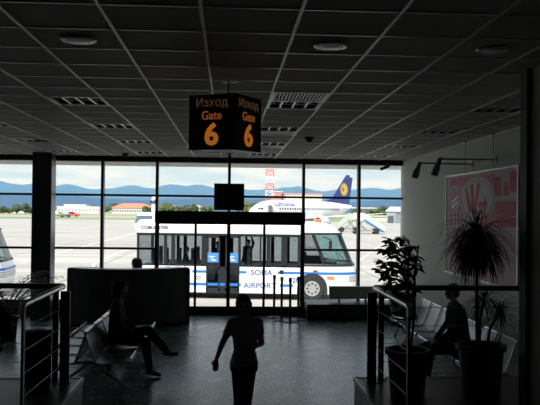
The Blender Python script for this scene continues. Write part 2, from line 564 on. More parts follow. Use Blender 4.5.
# mountains: two ridges of real terrain, base colours tinted with distance-haze blue
def ridge(name, Y0, Y1, heights, col, seed, rough):
    rnd = random.Random(seed)
    nx, ny = 150, 14
    X0, X1 = -Y1*.75, Y1*.85
    ph = [(rnd.uniform(0, 6.28), rnd.uniform(.8, 1.3)) for _ in range(12)]
    mb = MB(); vs = []; fs = []
    for j in range(ny+1):
        t = j/ny
        for i in range(nx+1):
            x = X0+(X1-X0)*i/nx
            y = Y0+(Y1-Y0)*t
            px = 229+x/y*715
            h = heights(px)
            s = sum(sin(px*.02*(k+1)*ph[k][1]*1.3+ph[k][0]+t*(k*1.7))/(k+1.5) for k in range(12))*rough
            prof = math.sin(min(1, t*1.15)*pi/2)**1.1 if t < .87 else 1-(t-.87)*1.5
            vs.append((x, y, G+(h*y/715+s*y/715)*prof))
    for j in range(ny):
        for i in range(nx):
            a_ = j*(nx+1)+i
            fs.append((a_, a_+1, a_+nx+2, a_+nx+1))
    mb.add(vs, fs)
    return S(name, mb, mat(name+'_hazed_forest', col, 1, 0, .25, .002), smooth=True)


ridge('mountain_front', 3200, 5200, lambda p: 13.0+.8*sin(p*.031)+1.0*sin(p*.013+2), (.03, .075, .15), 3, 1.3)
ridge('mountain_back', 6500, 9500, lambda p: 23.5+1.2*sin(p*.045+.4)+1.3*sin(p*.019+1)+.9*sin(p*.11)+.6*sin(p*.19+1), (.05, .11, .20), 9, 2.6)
# the air itself, hazy over the plain
hz = bpy.data.materials.new('hazy_air'); hz.use_nodes = True
t_ = hz.node_tree; t_.nodes.clear()
vo = t_.nodes.new('ShaderNodeVolumeScatter'); vo.inputs['Color'].default_value = (.12, .42, 1.0, 1); vo.inputs['Density'].default_value = 1.05e-4
oo = t_.nodes.new('ShaderNodeOutputMaterial'); t_.links.new(vo.outputs[0], oo.inputs['Volume'])
hzo = MB().box(-9000, 10000, 900, 11000, G-.6, 1500).build('haze', hz, kind='stuff')
tag(hzo, 'thin blue haze over the far plain and mountains', 'haze', kind='stuff')
#OUTSIDE_OBJECTS
# ------------------------------------------------------------------ people
def cap_mesh(mb, p0, p1, r0, r1, n=12):
    """tapered capsule"""
    p0 = Vector(p0); p1 = Vector(p1); d = (p1-p0); L_ = max(d.length, 1e-5); d.normalize()
    pts = []; rs = []
    for k in range(5):
        a_ = -pi/2+pi/2*k/4.
        pts.append(p0+d*(sin(a_)*r0)); rs.append(max(.0008, cos(a_)*r0))
    for k in range(5):
        a_ = pi/2*k/4.
        pts.append(p1+d*(sin(a_)*r1)); rs.append(max(.0008, cos(a_)*r1))
    mb.tube(pts, rs, n)


def blob(name, caps, m, parent, voxel, smooth=4, squash=None, balls=()):
    """one continuous skin grown round a set of tapered limbs"""
    mb = MB()
    for c in caps: cap_mesh(mb, *c)
    for c, r in balls: mb.ball(c, r, 10)
    o = mb.build(name, m, None)
    md = o.modifiers.new('r', 'REMESH'); md.mode = 'VOXEL'; md.voxel_size = voxel; md.use_smooth_shade = True
    ms = o.modifiers.new('s', 'SMOOTH'); ms.iterations = smooth; ms.factor = .5
    dg = bpy.context.evaluated_depsgraph_get()
    me = bpy.data.meshes.new_from_object(o.evaluated_get(dg))
    old = o.data; o.modifiers.clear(); o.data = me; bpy.data.meshes.remove(old)
    me.name = name
    if not me.materials: me.materials.append(m)
    me.polygons.foreach_set('use_smooth', [True]*len(me.polygons))
    if parent: o.parent = parent
    return o


def hand_caps(wr, dirn, palm, k=1., curl=.5, side=1):
    """palm, four unequal bent fingers and a thumb; dirn = along the hand, palm = normal of the palm's inside"""
    d = Vector(dirn).normalized(); n_ = Vector(palm).normalized(); n_ = (n_-d*n_.dot(d)).normalized()
    a_ = d.cross(n_)*side
    caps = []
    wr = Vector(wr)
    for q in (-1, -.33, .33, 1):
        caps.append((wr, wr+d*.075*k+a_*q*.028*k, .018*k, .0125*k))
    ln = [.062, .074, .068, .052]
    for i, q in enumerate((-1, -.36, .3, .95)):
        b0 = wr+d*.078*k+a_*q*.028*k
        dd = d; p = b0; r = .0088*k
        for s_ in range(3):
            dd = (dd*cos(curl*.55)+n_*sin(curl*.55)).normalized()
            p2 = p+dd*ln[i]*k*(.42, .33, .25)[s_]
            caps.append((p, p2, r, r*.93)); p = p2; r *= .93
    t0 = wr+d*.02*k-a_*.018*k
    t1 = t0+(d*.6-a_*.7+n_*.35).normalized()*.042*k
    t2 = t1+(d*.85-a_*.2+n_*.4).normalized()*.030*k
    caps += [(wr, t0, .014*k, .013*k), (t0, t1, .0125*k, .0105*k), (t1, t2, .0105*k, .0085*k)]
    return caps


def head_caps(c, face, k=1., up=(0, 0, 1)):
    """c = head centre, k scales a head 0.22 m tall"""
    f = Vector(face).normalized(); u = Vector(up).normalized(); f = (f-u*f.dot(u)).normalized(); s_ = u.cross(f)
    c = Vector(c)
    P = lambda a, b, d: c+s_*a*k+f*b*k+u*d*k
    caps = [(P(0, -.018, .03), P(0, .022, .028), .078*k, .074*k),       # cranium
            (P(0, .03, .03), P(0, .042, -.045), .058*k, .047*k),        # face
            (P(0, .05, -.065), P(0, .062, -.082), .034*k, .022*k),      # chin
            (P(-.035, .02, -.03), P(-.02, .055, -.075), .03*k, .02*k), (P(.035, .02, -.03), P(.02, .055, -.075), .03*k, .02*k),
            (P(0, .088, .012), P(0, .104, -.022), .009*k, .013*k),      # nose
            (P(-.04, .078, .025), P(.04, .078, .025), .014*k, .014*k),  # brow
            (P(-.014, .085, -.05), P(.014, .085, -.05), .009*k, .009*k),  # mouth
            (P(-.078, -.005, .012), P(-.078, -.008, -.025), .013*k, .009*k), (P(.078, -.005, .012), P(.078, -.008, -.025), .013*k, .009*k)]
    eyes = [P(-.030, .083, .006), P(.030, .083, .006)]
    return caps, eyes


skin = mat('skin', (.50, .33, .24), .55, 0, .06, 20)
eyem = mat('dark_eye', (.02, .015, .01), .2)


def person(root, J, skin_m, shirt_m, trous_m, hair_m, shoe_m, hair, vox=.012, k=1., sleeve=.6, girth=1., face=(0, -1, 0), up=(0, 0, 1)):
    """J: joints: head, neck, chest, waist, hip, shL shR elL elR wrL wrR hipL hipR knL knR anL anR toL toR (+ handL/R directions)"""
    J = {a_: Vector(b_) for a_, b_ in J.items()}
    g = girth
    hc, eyes = head_caps(J['head'], face, k, up)
    body = list(hc)
    body += [(J['head']+Vector((0, 0, -.05*k)), J['neck'], .048*k, .052*k)]
    tor = [(J['neck'], J['chest'], .05*k, .10*k*g),
           (J['shL'].lerp(J['neck'], .22)-Vector((0, 0, .02*k)), J['chest']+(J['shL']-J['neck'])*.42, .055*k, .088*k*g),
           (J['shR'].lerp(J['neck'], .22)-Vector((0, 0, .02*k)), J['chest']+(J['shR']-J['neck'])*.42, .055*k, .088*k*g),
           (J['chest'].lerp(J['neck'], .5)+(J['shL']-J['neck'])*.35, J['chest'].lerp(J['neck'], .5)+(J['shR']-J['neck'])*.35, .08*k, .08*k),
           (J['neck']-Vector((0, 0, .02*k)), J['shL'], .045*k, .048*k), (J['neck']-Vector((0, 0, .02*k)), J['shR'], .045*k, .048*k),
           (J['chest']+(J['shL']-J['neck'])*.42, J['waist']+(J['hipL']-J['hip'])*.5, .085*k*g, .082*k*g),
           (J['chest']+(J['shR']-J['neck'])*.42, J['waist']+(J['hipR']-J['hip'])*.5, .085*k*g, .082*k*g)]
    pel = [(J['waist'], J['hip'], .09*k*g, .10*k*g), (J['hipL'], J['hipR'], .095*k*g, .095*k*g),
           (J['waist']+(J['hipL']-J['hip'])*.5, J['hipL'], .082*k*g, .09*k*g), (J['waist']+(J['hipR']-J['hip'])*.5, J['hipR'], .082*k*g, .09*k*g)]
    body += tor+pel
    for s_ in 'LR':
        body += [(J['sh'+s_], J['el'+s_], .046*k, .036*k), (J['el'+s_], J['wr'+s_], .036*k, .024*k)]
        hd = J.get('hd'+s_, J['wr'+s_]-J['el'+s_]); pn = J.get('pn'+s_, Vector((0, 1, 0)))
        body += hand_caps(J['wr'+s_], hd, pn, k, .55, 1 if s_ == 'L' else -1)
        body += [(J['hip'+s_], J['kn'+s_], .078*k*g, .054*k), (J['kn'+s_], J['an'+s_], .054*k, .034*k), (J['an'+s_], J['to'+s_], .036*k, .026*k)]
    bo = blob('body', body, skin_m, root, vox, 3)
    for e_ in eyes: MB().ball(e_, .011*k, 6).build('eye', eyem, root, smooth=True)
    e = .013*k
    sh = [(a_, b_, r0+e, r1+e) for a_, b_, r0, r1 in tor]
    sh[0] = (J['neck']-Vector((0, 0, .05*k)), J['chest'], .062*k, .10*k*g+e)
    sh += [(J['waist']+(J['hip'+s_]-J['hip'])*.5, J['hip'+s_]+(J['waist']-J['hip'])*.2, .082*k*g+e, .09*k*g+e*1.3) for s_ in 'LR']
    sh += [(J['chest'], J['hip']+(J['waist']-J['hip'])*.2, .1*k*g+e, .1*k*g+e)]
    for s_ in 'LR':
        t = sleeve
        if t <= 1: sh.append((J['sh'+s_], J['sh'+s_].lerp(J['el'+s_], t), .056*k, .053*k))
        else: sh += [(J['sh'+s_], J['el'+s_], .060*k, .05*k), (J['el'+s_], J['el'+s_].lerp(J['wr'+s_], .93), .05*k, .037*k)]
    blob('shirt', sh, shirt_m, root, vox*1.1, 3)
    tr = [(a_, b_, r0+e*.8, r1+e*.8) for a_, b_, r0, r1 in pel[1:]]
    for s_ in 'LR':
        tr += [(J['hip'+s_], J['kn'+s_], .078*k*g+e, .060*k+e), (J['kn'+s_], J['kn'+s_].lerp(J['an'+s_], .9), .060*k+e, .046*k+e)]
    blob('trousers', tr, trous_m, root, vox*1.1, 3)
    for s_ in 'LR':
        a_ = J['an'+s_]; t = J['to'+s_]; d = (t-a_); d.z = 0; d.normalize()
        lo = min(a_.z, t.z)
        blob('shoe', [(a_-d*.03*k-Vector((0, 0, .03*k)), t-Vector((0, 0, .0)), .038*k, .03*k), (a_, a_-Vector((0, 0, .03*k)), .036*k, .04*k)], shoe_m, root, vox*1.1, 2)
    c = J['head']; f = Vector(face).normalized(); u = Vector(up)
    sd_ = u.cross(f)
    H = [(c-f*.03*k+u*.04*k, c+f*.016*k+u*.052*k, .088*k, .078*k), (c-f*.045*k-u*.03*k, c-f*.03*k+u*.03*k, .068*k, .085*k),
         (c+sd_*.062*k+u*.03*k-f*.015*k, c+sd_*.066*k-u*.012*k-f*.01*k, .028*k, .02*k), (c-sd_*.062*k+u*.03*k-f*.015*k, c-sd_*.066*k-u*.012*k-f*.01*k, .028*k, .02*k)]
    if hair == 'long':
        H += [(c-f*.05*k, c-f*.06*k-u*.17*k, .075*k, .05*k), (c+sd_*.06*k-f*.02*k, c+sd_*.06*k-f*.03*k-u*.14*k, .04*k, .03*k), (c-sd_*.06*k-f*.02*k, c-sd_*.06*k-f*.03*k-u*.14*k, .04*k, .03*k)]
    if hair == 'tousled':
        H += [(c+sd_*q_*.054*k+u*.03*k-f*.005*k, c+sd_*q_*.044*k-u*.07*k-f*.012*k, .038*k, .030*k) for q_ in (1, -1)]
        H += [(c+f*.05*k+u*.075*k-sd_*.03*k, c+f*.055*k+u*.07*k+sd_*.03*k, .04*k, .04*k)]
        rn = random.Random(4)
        for q in range(46):
            th_ = rn.uniform(0, 2*pi); ph = rn.uniform(.1, 2.1)
            v = sd_*sin(ph)*cos(th_)+f*(sin(ph)*sin(th_)*.9-.1)+u*cos(ph)
            if v.dot(f) > .0 and v.dot(u) < .75: continue
            H.append((c+u*.025*k+v*.08*k, c+u*.025*k+v*.100*k-u*.03*k-f*.008*k, .024*k, .007*k))
    blob('hair', H, hair_m, root, vox, 2)
    return bo


# ------------------------------------------------------------------ the apron bus
buswhite = mat('bus_white_paint', (.80, .80, .78), .3, 0, .03, 1)
busblue = mat('bus_blue_stripe', (.02, .17, .52), .35, 0, .05, 2)
busdark = mat('bus_dark_trim', (.012, .014, .018), .4, 0, .1, 3)
rubber = mat('tyre_rubber', (.02, .02, .02), .8, 0, .2, 20)
hubm = mat('silver_wheel_hub', (.55, .55, .55), .35, .7, .1, 10)
seatm = mat('bus_seat_grey', (.10, .12, .16), .8)
signblue = mat('sky_blue_sticker', (.07, .24, .52), .4)


def make_bus():
    t = thing('apron_bus', 'long white apron bus with blue stripes parked just outside the glass', 'bus', group='white airport apron buses')
    W = 2.5; SK, WB, WT, RT_ = .24, 1.22, 2.37, 2.80
    FX = 6.15            # where the driver's cab begins
    body = MB()
    # lower side panels (near side split by the doors), far side whole
    def lower(x0, x1, y0, y1): body.box(x0, x1, y0, y1, SK, WB)
    for x0, x1 in ((.0, 2.62), (3.86, 5.55), (5.55, FX)): lower(x0, x1, 0, .06)
    lower(0, FX, W-.06, W)
    body.box(0, .06, .06, W-.06, SK, WB)
    # roof: rounded section
    prof = [(0, WT), (0, RT_-.10), (.06, RT_), (.22, RT_+.07), (.5, RT_+.11), (W-.5, RT_+.11), (W-.22, RT_+.07), (W-.06, RT_), (W, RT_-.10), (W, WT), (W-.06, WT), (W-.1, RT_-.1), (.1, RT_-.1), (.06, WT)]
    body.prism(prof, 0, FX+.1, 'x')
    body.box(0, .06, .06, W-.06, WT, RT_+.05)
    bo = body.build('body', buswhite, t, bevel=.015)
    MB().cbox((1.5, W/2, RT_+.19), (1.9, 1.7, .17)).build('roof_unit', buswhite, t, bevel=.05)
    MB().box(.05, FX+1.3, .1, W-.1, SK+.02, SK+.24).build('floor_deck', busdark, t)
    MB().box(-.01, FX, -.012, 0, WT-.02, WT+.06).box(-.01, FX, W, W+.012, WT-.02, WT+.06).build('window_rail', busdark, t)
    # pillars of the window band
    pil = MB()
    ps = [(0, .07), (1.02, 1.14), (1.30, 1.44), (2.44, 2.62), (3.12, 3.34), (3.82, 3.9), (4.60, 4.66), (4.86, 5.0), (5.40, 5.62), (6.0, FX+.04)]
    for x0, x1 in ps: pil.box(x0, x1, .0, .05, WB, WT).box(x0, x1, W-.05, W, WB, WT)
    pil.box(0, .05, .05, .2, WB, WT).box(0, .05, W-.2, W-.05, WB, WT)
    pil.box(0, FX, .0, .05, WB-.01, WB+.05).box(0, FX, W-.05, W, WB-.01, WB+.05)
    pil.box(0, FX, .0, .05, WT-.04, WT).box(0, FX, W-.05, W, WT-.04, WT)
    pil.build('window_pillars', busdark, t)
    MB().quad((.07, .03, WB), (2.62, .03, WB), (2.62, .03, WT), (.07, .03, WT)).quad((3.86, .03, WB), (FX, .03, WB), (FX, .03, WT), (3.86, .03, WT)).build('side_window', busglass, t)
    MB().quad((.07, W-.03, WB), (FX, W-.03, WB), (FX, W-.03, WT), (.07, W-.03, WT)).build('side_window', busglass, t)
    MB().quad((.03, .05, WB), (.03, W-.05, WB), (.03, W-.05, WT), (.03, .05, WT)).build('rear_window', busglass, t)
    # passenger doors
    for x0, x1 in ((2.62, 3.13), (3.33, 3.86)):
        d = MB()
        d.box(x0, x0+.06, -.01, .05, .30, WT).box(x1-.06, x1, -.01, .05, .30, WT).box(x0, x1, -.01, .05, .30, .42).box(x0, x1, -.01, .05, WT-.1, WT).box(x0, x1, -.01, .05, 1.12, 1.18)
        dd = d.build('passenger_door', busdark, t)
        MB().quad((x0+.06, .02, .42), (x1-.06, .02, .42), (x1-.06, .02, WT-.1), (x0+.06, .02, WT-.1)).build('door_glass', busglass, dd)
        st_ = MB().box(x0+.05, x1-.05, -.018, -.012, 1.36, 1.72).build('blue_sticker', signblue, dd)
        MB().cbox(((x0+x1)/2-.04, -.022, 1.58), (.22, .006, .03)).cbox(((x0+x1)/2-.02, -.022, 1.5), (.16, .006, .025), 0, 0, .5).cbox(((x0+x1)/2+.02, -.022, 1.44), (.2, .006, .025)).build('sticker_print', buswhite, st_)
    MB().box(3.13, 3.33, .0, .06, .30, WT).build('door_post', busdark, t)
    MB().box(2.62, 3.86, .0, .3, SK, .30).build('door_step', busdark, t)
    MB().box(3.0, 3.5, .02, .08, 1.78, 1.92).build('door_box', mat('bus_grey_box', (.25, .30, .28), .5), t)
    # driver's cab: swept nose
    def plan(L_, wd=W, r=1.15, back=FX):
        pts = [(back, 0)]
        n = 8
        for k in range(n+1):
            a_ = -pi/2+pi/2*k/n
            pts.append((L_-r*.95+r*.95*cos(a_), .42*r*1.2+.42*r*1.2*sin(a_)))
        for k in range(n+1):
            a_ = pi/2*k/n
            pts.append((L_-r*.95+r*.95*cos(a_), wd-.42*r*1.2+.42*r*1.2*sin(a_)))
        pts.append((back, wd))
        return pts
    def ring(z, L_): return [(x, y, z) for x, y in plan(L_)]
    low = MB()
    rr = [ring(SK, 8.05), ring(.55, 8.2), ring(.95, 8.2), ring(WB, 8.12), ring(WB+.10, 8.08)]
    low.loft(rr)
    nose = low.build('cab_front', buswhite, t, smooth=True)
    up_ = MB(); up_.loft([ring(WT+.10, 7.62), ring(RT_-.12, 7.40), ring(RT_+.02, 7.1), [(FX+(x-FX)*.8, W/2+(y-W/2)*.85, RT_+.10) for x, y in plan(6.7)]])
    up_.build('cab_roof', buswhite, t, smooth=True)
    # windscreen and the cab's side windows lie on the ruled surface between belt and roof
    b0, b1 = ring(WB+.10, 8.08), ring(WT+.10, 7.62)
    n = len(b0)
    def band(i0_, i1_, f=0.0):
        vs = [b0[i] for i in range(i0_, i1_+1)]+[b1[i] for i in range(i0_, i1_+1)]
        m_ = i1_-i0_+1
        return vs, [(i, i+1, m_+i+1, m_+i) for i in range(m_-1)]
    ws = MB(); ws.add(*band(1, n-2)); ws.build('windscreen', screen_g, t, smooth=True)
    cs = MB(); cs.add(*band(0, 1)); cs.build('cab_side_window', busglass, t)
    MB().add(*band(n-2, n-1)).build('cab_side_window', busglass, t)
    pp = MB()
    for i in (0, 1, n-2, n-1): pp.tube([b0[i], b1[i]], .05, 6)
    pp.tube([b0[i] for i in range(n)], .05, 6); pp.tube([b1[i] for i in range(n)], .045, 6)
    pp.tube([tuple(Vector(b0[i]).lerp(Vector(b1[i]), .55)) for i in (0, 1)], .02, 6)
    pp.build('cab_frame', busdark, t, smooth=True)
    MB().box(FX, 6.9, .02, .08, WB, WB+.45).box(FX-.02, FX+.1, .01, W-.01, WB, WT).build('cab_side_panel', busdark, t)
    MB().box(6.95, 7.45, .3, W-.3, 1.0, 1.42).build('dashboard', busdark, t, bevel=.05)
    MB().lathe([(.24, 0), (.26, .02), (.24, .04)], (6.9, .7, 1.5), 20).build('steering_wheel', busdark, t, smooth=True)
    MB().box(6.2, 6.65, .4, .9, .5, 1.0).box(6.2, 6.32, .4, .9, 1.0, 1.75).build('driver_seat', seatm, t, bevel=.04)
    w_ = MB()
    for yy, sg in ((.55, -1),):
        w_.tube([(7.62, .75, WB+.16), (7.42, .95, WB+.55)], .012, 6).tube([(7.80, 1.5, WB+.16), (7.45, 1.2, WB+.6)], .012, 6)
    w_.build('wiper', busdark, t)
    mr = MB().tube([(6.95, .05, WT-.02), (7.2, -.22, WT-.1)], .02, 6).build('mirror_arm', busdark, t)
    MB().cbox((7.2, -.26, WT-.32), (.12, .1, .4)).build('mirror', busdark, mr, bevel=.03)
    # stripes, lamps, grille, lettering
    sb = MB()
    for x0, x1 in ((-.005, .5), (2.1, 2.62), (3.86, 4.12)): sb.box(x0, x1, -.006, 0, .97, 1.06)
    sb.box(5.28, FX, -.006, 0, .97, 1.06)
    for x0, x1 in ((-.005, 2.62), (2.66, 3.92), (5.36, FX-.3)): sb.box(x0, x1, -.008, -.001, .50, .60)
    sb.box(0, FX, W, W+.006, .97, 1.06).box(0, FX, W, W+.006, .5, .6)
    def skirt_band(z0, z1, L_, off, i0_, i1_):
        p = plan(L_)
        p = p[i0_:i1_+1]
        vs = []; 
        for x, y in p:
            dv = Vector((x-7.0, y-W/2)); dv.normalize()
            vs.append((x+dv.x*off, y+dv.y*off))
        v = [(x, y, z0) for x, y in vs]+[(x, y, z1) for x, y in vs]; m_ = len(vs)
        return v, [(i, i+1, m_+i+1, m_+i) for i in range(m_-1)]
    sb.add(*skirt_band(.97, 1.06, 8.2, .012, 0, 17))
    sb.build('blue_stripe', busblue, t)
    gr = MB()
    for z in (.72, .80, .88):
        gr.add(*skirt_band(z, z+.035, 8.2, .014, 5, 12))
    gr.build('grille', mat('grille_grey', (.3, .3, .3), .5), t)
    MB().cbox((7.22, -.005, .86), (.26, .03, .11), .0).build('indicator_lamp', mat('amber_lens', (.75, .22, .04), .3), t)
    MB().cbox((6.66, -.008, 1.10), (.16, .02, .06)).build('marker_lamp', mat('brown_lens', (.25, .05, .04), .3), t)
    MB().cbox((5.42, -.008, 1.04), (.14, .02, .14)).build('socket_cover', busdark, t)
    MB().cbox((7.95, .38, .80), (.06, .26, .13), -.75).build('headlamp', mat('headlamp_glass', (.8, .8, .8), .15, .3), t, bevel=.02)
    MB().cbox((FX+.55, W/2, RT_+.14), (.28, .28, .12)).build('roof_beacon', mat('orange_red_beacon', (.8, .18, .05), .3), t, bevel=.03)
    navy = mat('navy_lettering', (.07, .10, .28), .5)
    text('SOFIA', .27, navy, 'lettering', t, basis((4.68, -.004, 1.00), (1, 0, 0), (0, 0, 1)), .002, .006, 1.12)
    text('AIRPORT', .28, navy, 'lettering', t, basis((4.62, -.004, .52), (1, 0, 0), (0, 0, 1)), .002, .006, 1.05)
    text('020', .27, navy, 'lettering', t, basis((5.88, -.004, .74), (1, 0, 0), (0, 0, 1)), .002, .006, 1.)
    text('COBUS 2700', .17, busdark, 'lettering', t, basis((.66, -.016, 2.62), (1, 0, 0), (0, 0, 1)), .002, .002, 1.1)
    text('020', .2, navy, 'lettering', t, basis((2.3, -.004, .78), (1, 0, 0), (0, 0, 1)), .002, .004, .8)
    # wheels
    for x in (1.15, 6.55):
        for y in (.09, W-.09):
            wh = MB(); c = (x, y, .46); prof = [(.28, -.14), (.42, -.14), (.46, -.10), (.46, .10), (.42, .14), (.28, .14)]
            M0 = wh.M; wh.M = Matrix.Translation(c) @ Matrix.Rotation(pi/2, 4, 'X')
            wh.lathe(prof, n=28)
            tw = wh.build('wheel', rubber, t, smooth=True)
            hb = MB(); hb.M = Matrix.Translation(c) @ Matrix.Rotation(pi/2, 4, 'X')
            hb.lathe([(.28, -.143), (.25, -.13), (.10, -.12), (.08, -.145), (.08, .145), (.10, .12), (.25, .13), (.28, .143)], n=24)
            h = hb.build('hub', hubm, tw, smooth=True)
            nu = MB()
            for k in range(8):
                a_ = 2*pi*k/8
                nu.cbox((x+.18*cos(a_), y+(-.146 if y < 1 else .146), .46+.18*sin(a_)), (.06, .012, .06))
            nu.build('hub_holes', rubber, h, kind='stuff')
    for x in (1.15, 6.55):
        M_ = MB()
        for y0, y1 in ((-.012, .0), (W, W+.012)):
            pts = [(x+.56*cos(a_*pi/10), .46+.56*sin(a_*pi/10)) for a_ in range(11)]
            pts += [(x-.56, SK), (x+.56, SK)]
            M_.prism(pts, y0, y1, 'y')
        M_.build('wheel_arch', rubber, t)
    # seats in two blocks
    for x in (.45, .95, 1.45, 1.95):
        for y in (.5, 1.75):
            MB().box(x, x+.40, y, y+.42, .75, .88).box(x, x+.08, y, y+.42, .88, 1.85).build('seat', seatm, t, bevel=.03)
    for x in (2.5, 3.2, 4.2, 5.0):
        MB().tube([(x, W/2, .45), (x, W/2, 2.7)], .018, 6).build('grab_pole', black, t)
    return t


bus = make_bus()
BUSRZ = -radians(7)
bus.location = (-3.42, 26.95, G); bus.rotation_euler = (0, 0, BUSRZ)
b2 = dup(bus, (-16.45, 26.3, G), radians(2), 'white apron bus at the far left edge, only its curved nose showing')
BM = Matrix.Translation(bus.location) @ Matrix.Rotation(BUSRZ, 4, 'Z')

dkc = mat('dark_navy_cloth', (.03, .035, .05), .9, 0, .2, 20)
dkt = mat('black_denim', (.018, .019, .024), .9, 0, .2, 30)
hairm = mat('black_brown_hair', (.018, .013, .010), .7, 0, .3, 60)
shoem = mat('black_shoe_leather', (.02, .018, .016), .5, 0, .2, 20)


def stand_joints(h=1.65, face=(0, -1), step=.0, ox=0., oy=0., fl=0.):
    """joints of an upright person; local facing -y"""
    k = h/1.7
    J = dict(head=(0, -.02, 1.59), neck=(0, 0, 1.46), chest=(0, 0, 1.28), waist=(0, 0, 1.05), hip=(0, 0, .93),
             shL=(-.18, 0, 1.40), shR=(.18, 0, 1.40), elL=(-.23, .03, 1.12), elR=(.23, .03, 1.12), wrL=(-.24, -.04, .88), wrR=(.24, -.04, .88),
             hipL=(-.085, 0, .90), hipR=(.085, 0, .90), knL=(-.10, -.02, .50), knR=(.10, -.02, .50), anL=(-.10, .02, .10), anR=(.10, .02, .10), toL=(-.11, -.13, .035), toR=(.11, -.13, .035))
    return {a_: (b_[0]*k+ox, b_[1]*k+oy, b_[2]*k+fl) for a_, b_ in J.items()}, k


def bus_rider(sx, sy, h, lab, raise_arm=False, rz=0., hair='short'):
    p = BM @ Vector((sx, sy, .481))
    r = thing('person', lab, 'person', p, BUSRZ+rz)
    J, k = stand_joints(h)
    if raise_arm: J['elR'] = (.30*k, -.05*k, 1.58*k); J['wrR'] = (.22*k, -.08*k, 1.80*k)
    person(r, J, skin, dkc, dkt, hairm, shoem, hair, vox=.022, k=k, sleeve=1.5)


bus_rider(4.12, .55, 1.72, 'person in dark clothes standing inside the bus right of its doors, arm raised', True, -.6)
bus_rider(2.93, .9, 1.62, 'person standing inside the bus behind the left door leaf', False, 1.2)
# seated rider
p = BM @ Vector((1.72, .72, .481))
r = thing('person', 'seated passenger whose dark head shows above the bus seats', 'person', p, BUSRZ+pi/2)
SJ = dict(head=(0, -.03, 1.30), neck=(0, -.01, 1.16), chest=(0, 0, .98), waist=(0, .02, .72), hip=(0, .0, .53),
          shL=(-.18, 0, 1.09), shR=(.18, 0, 1.09), elL=(-.22, -.06, .83), elR=(.22, -.06, .83), wrL=(-.13, -.28, .74), wrR=(.13, -.28, .74),
          hipL=(-.09, 0, .52), hipR=(.09, 0, .52), knL=(-.11, -.42, .52), knR=(.11, -.42, .52), anL=(-.11, -.42, .10), anR=(.11, -.42, .10), toL=(-.11, -.57, .035), toR=(.11, -.57, .035))
person(r, SJ, skin, dkc, dkt, hairm, shoem, 'short', vox=.022, k=1., sleeve=1.5)

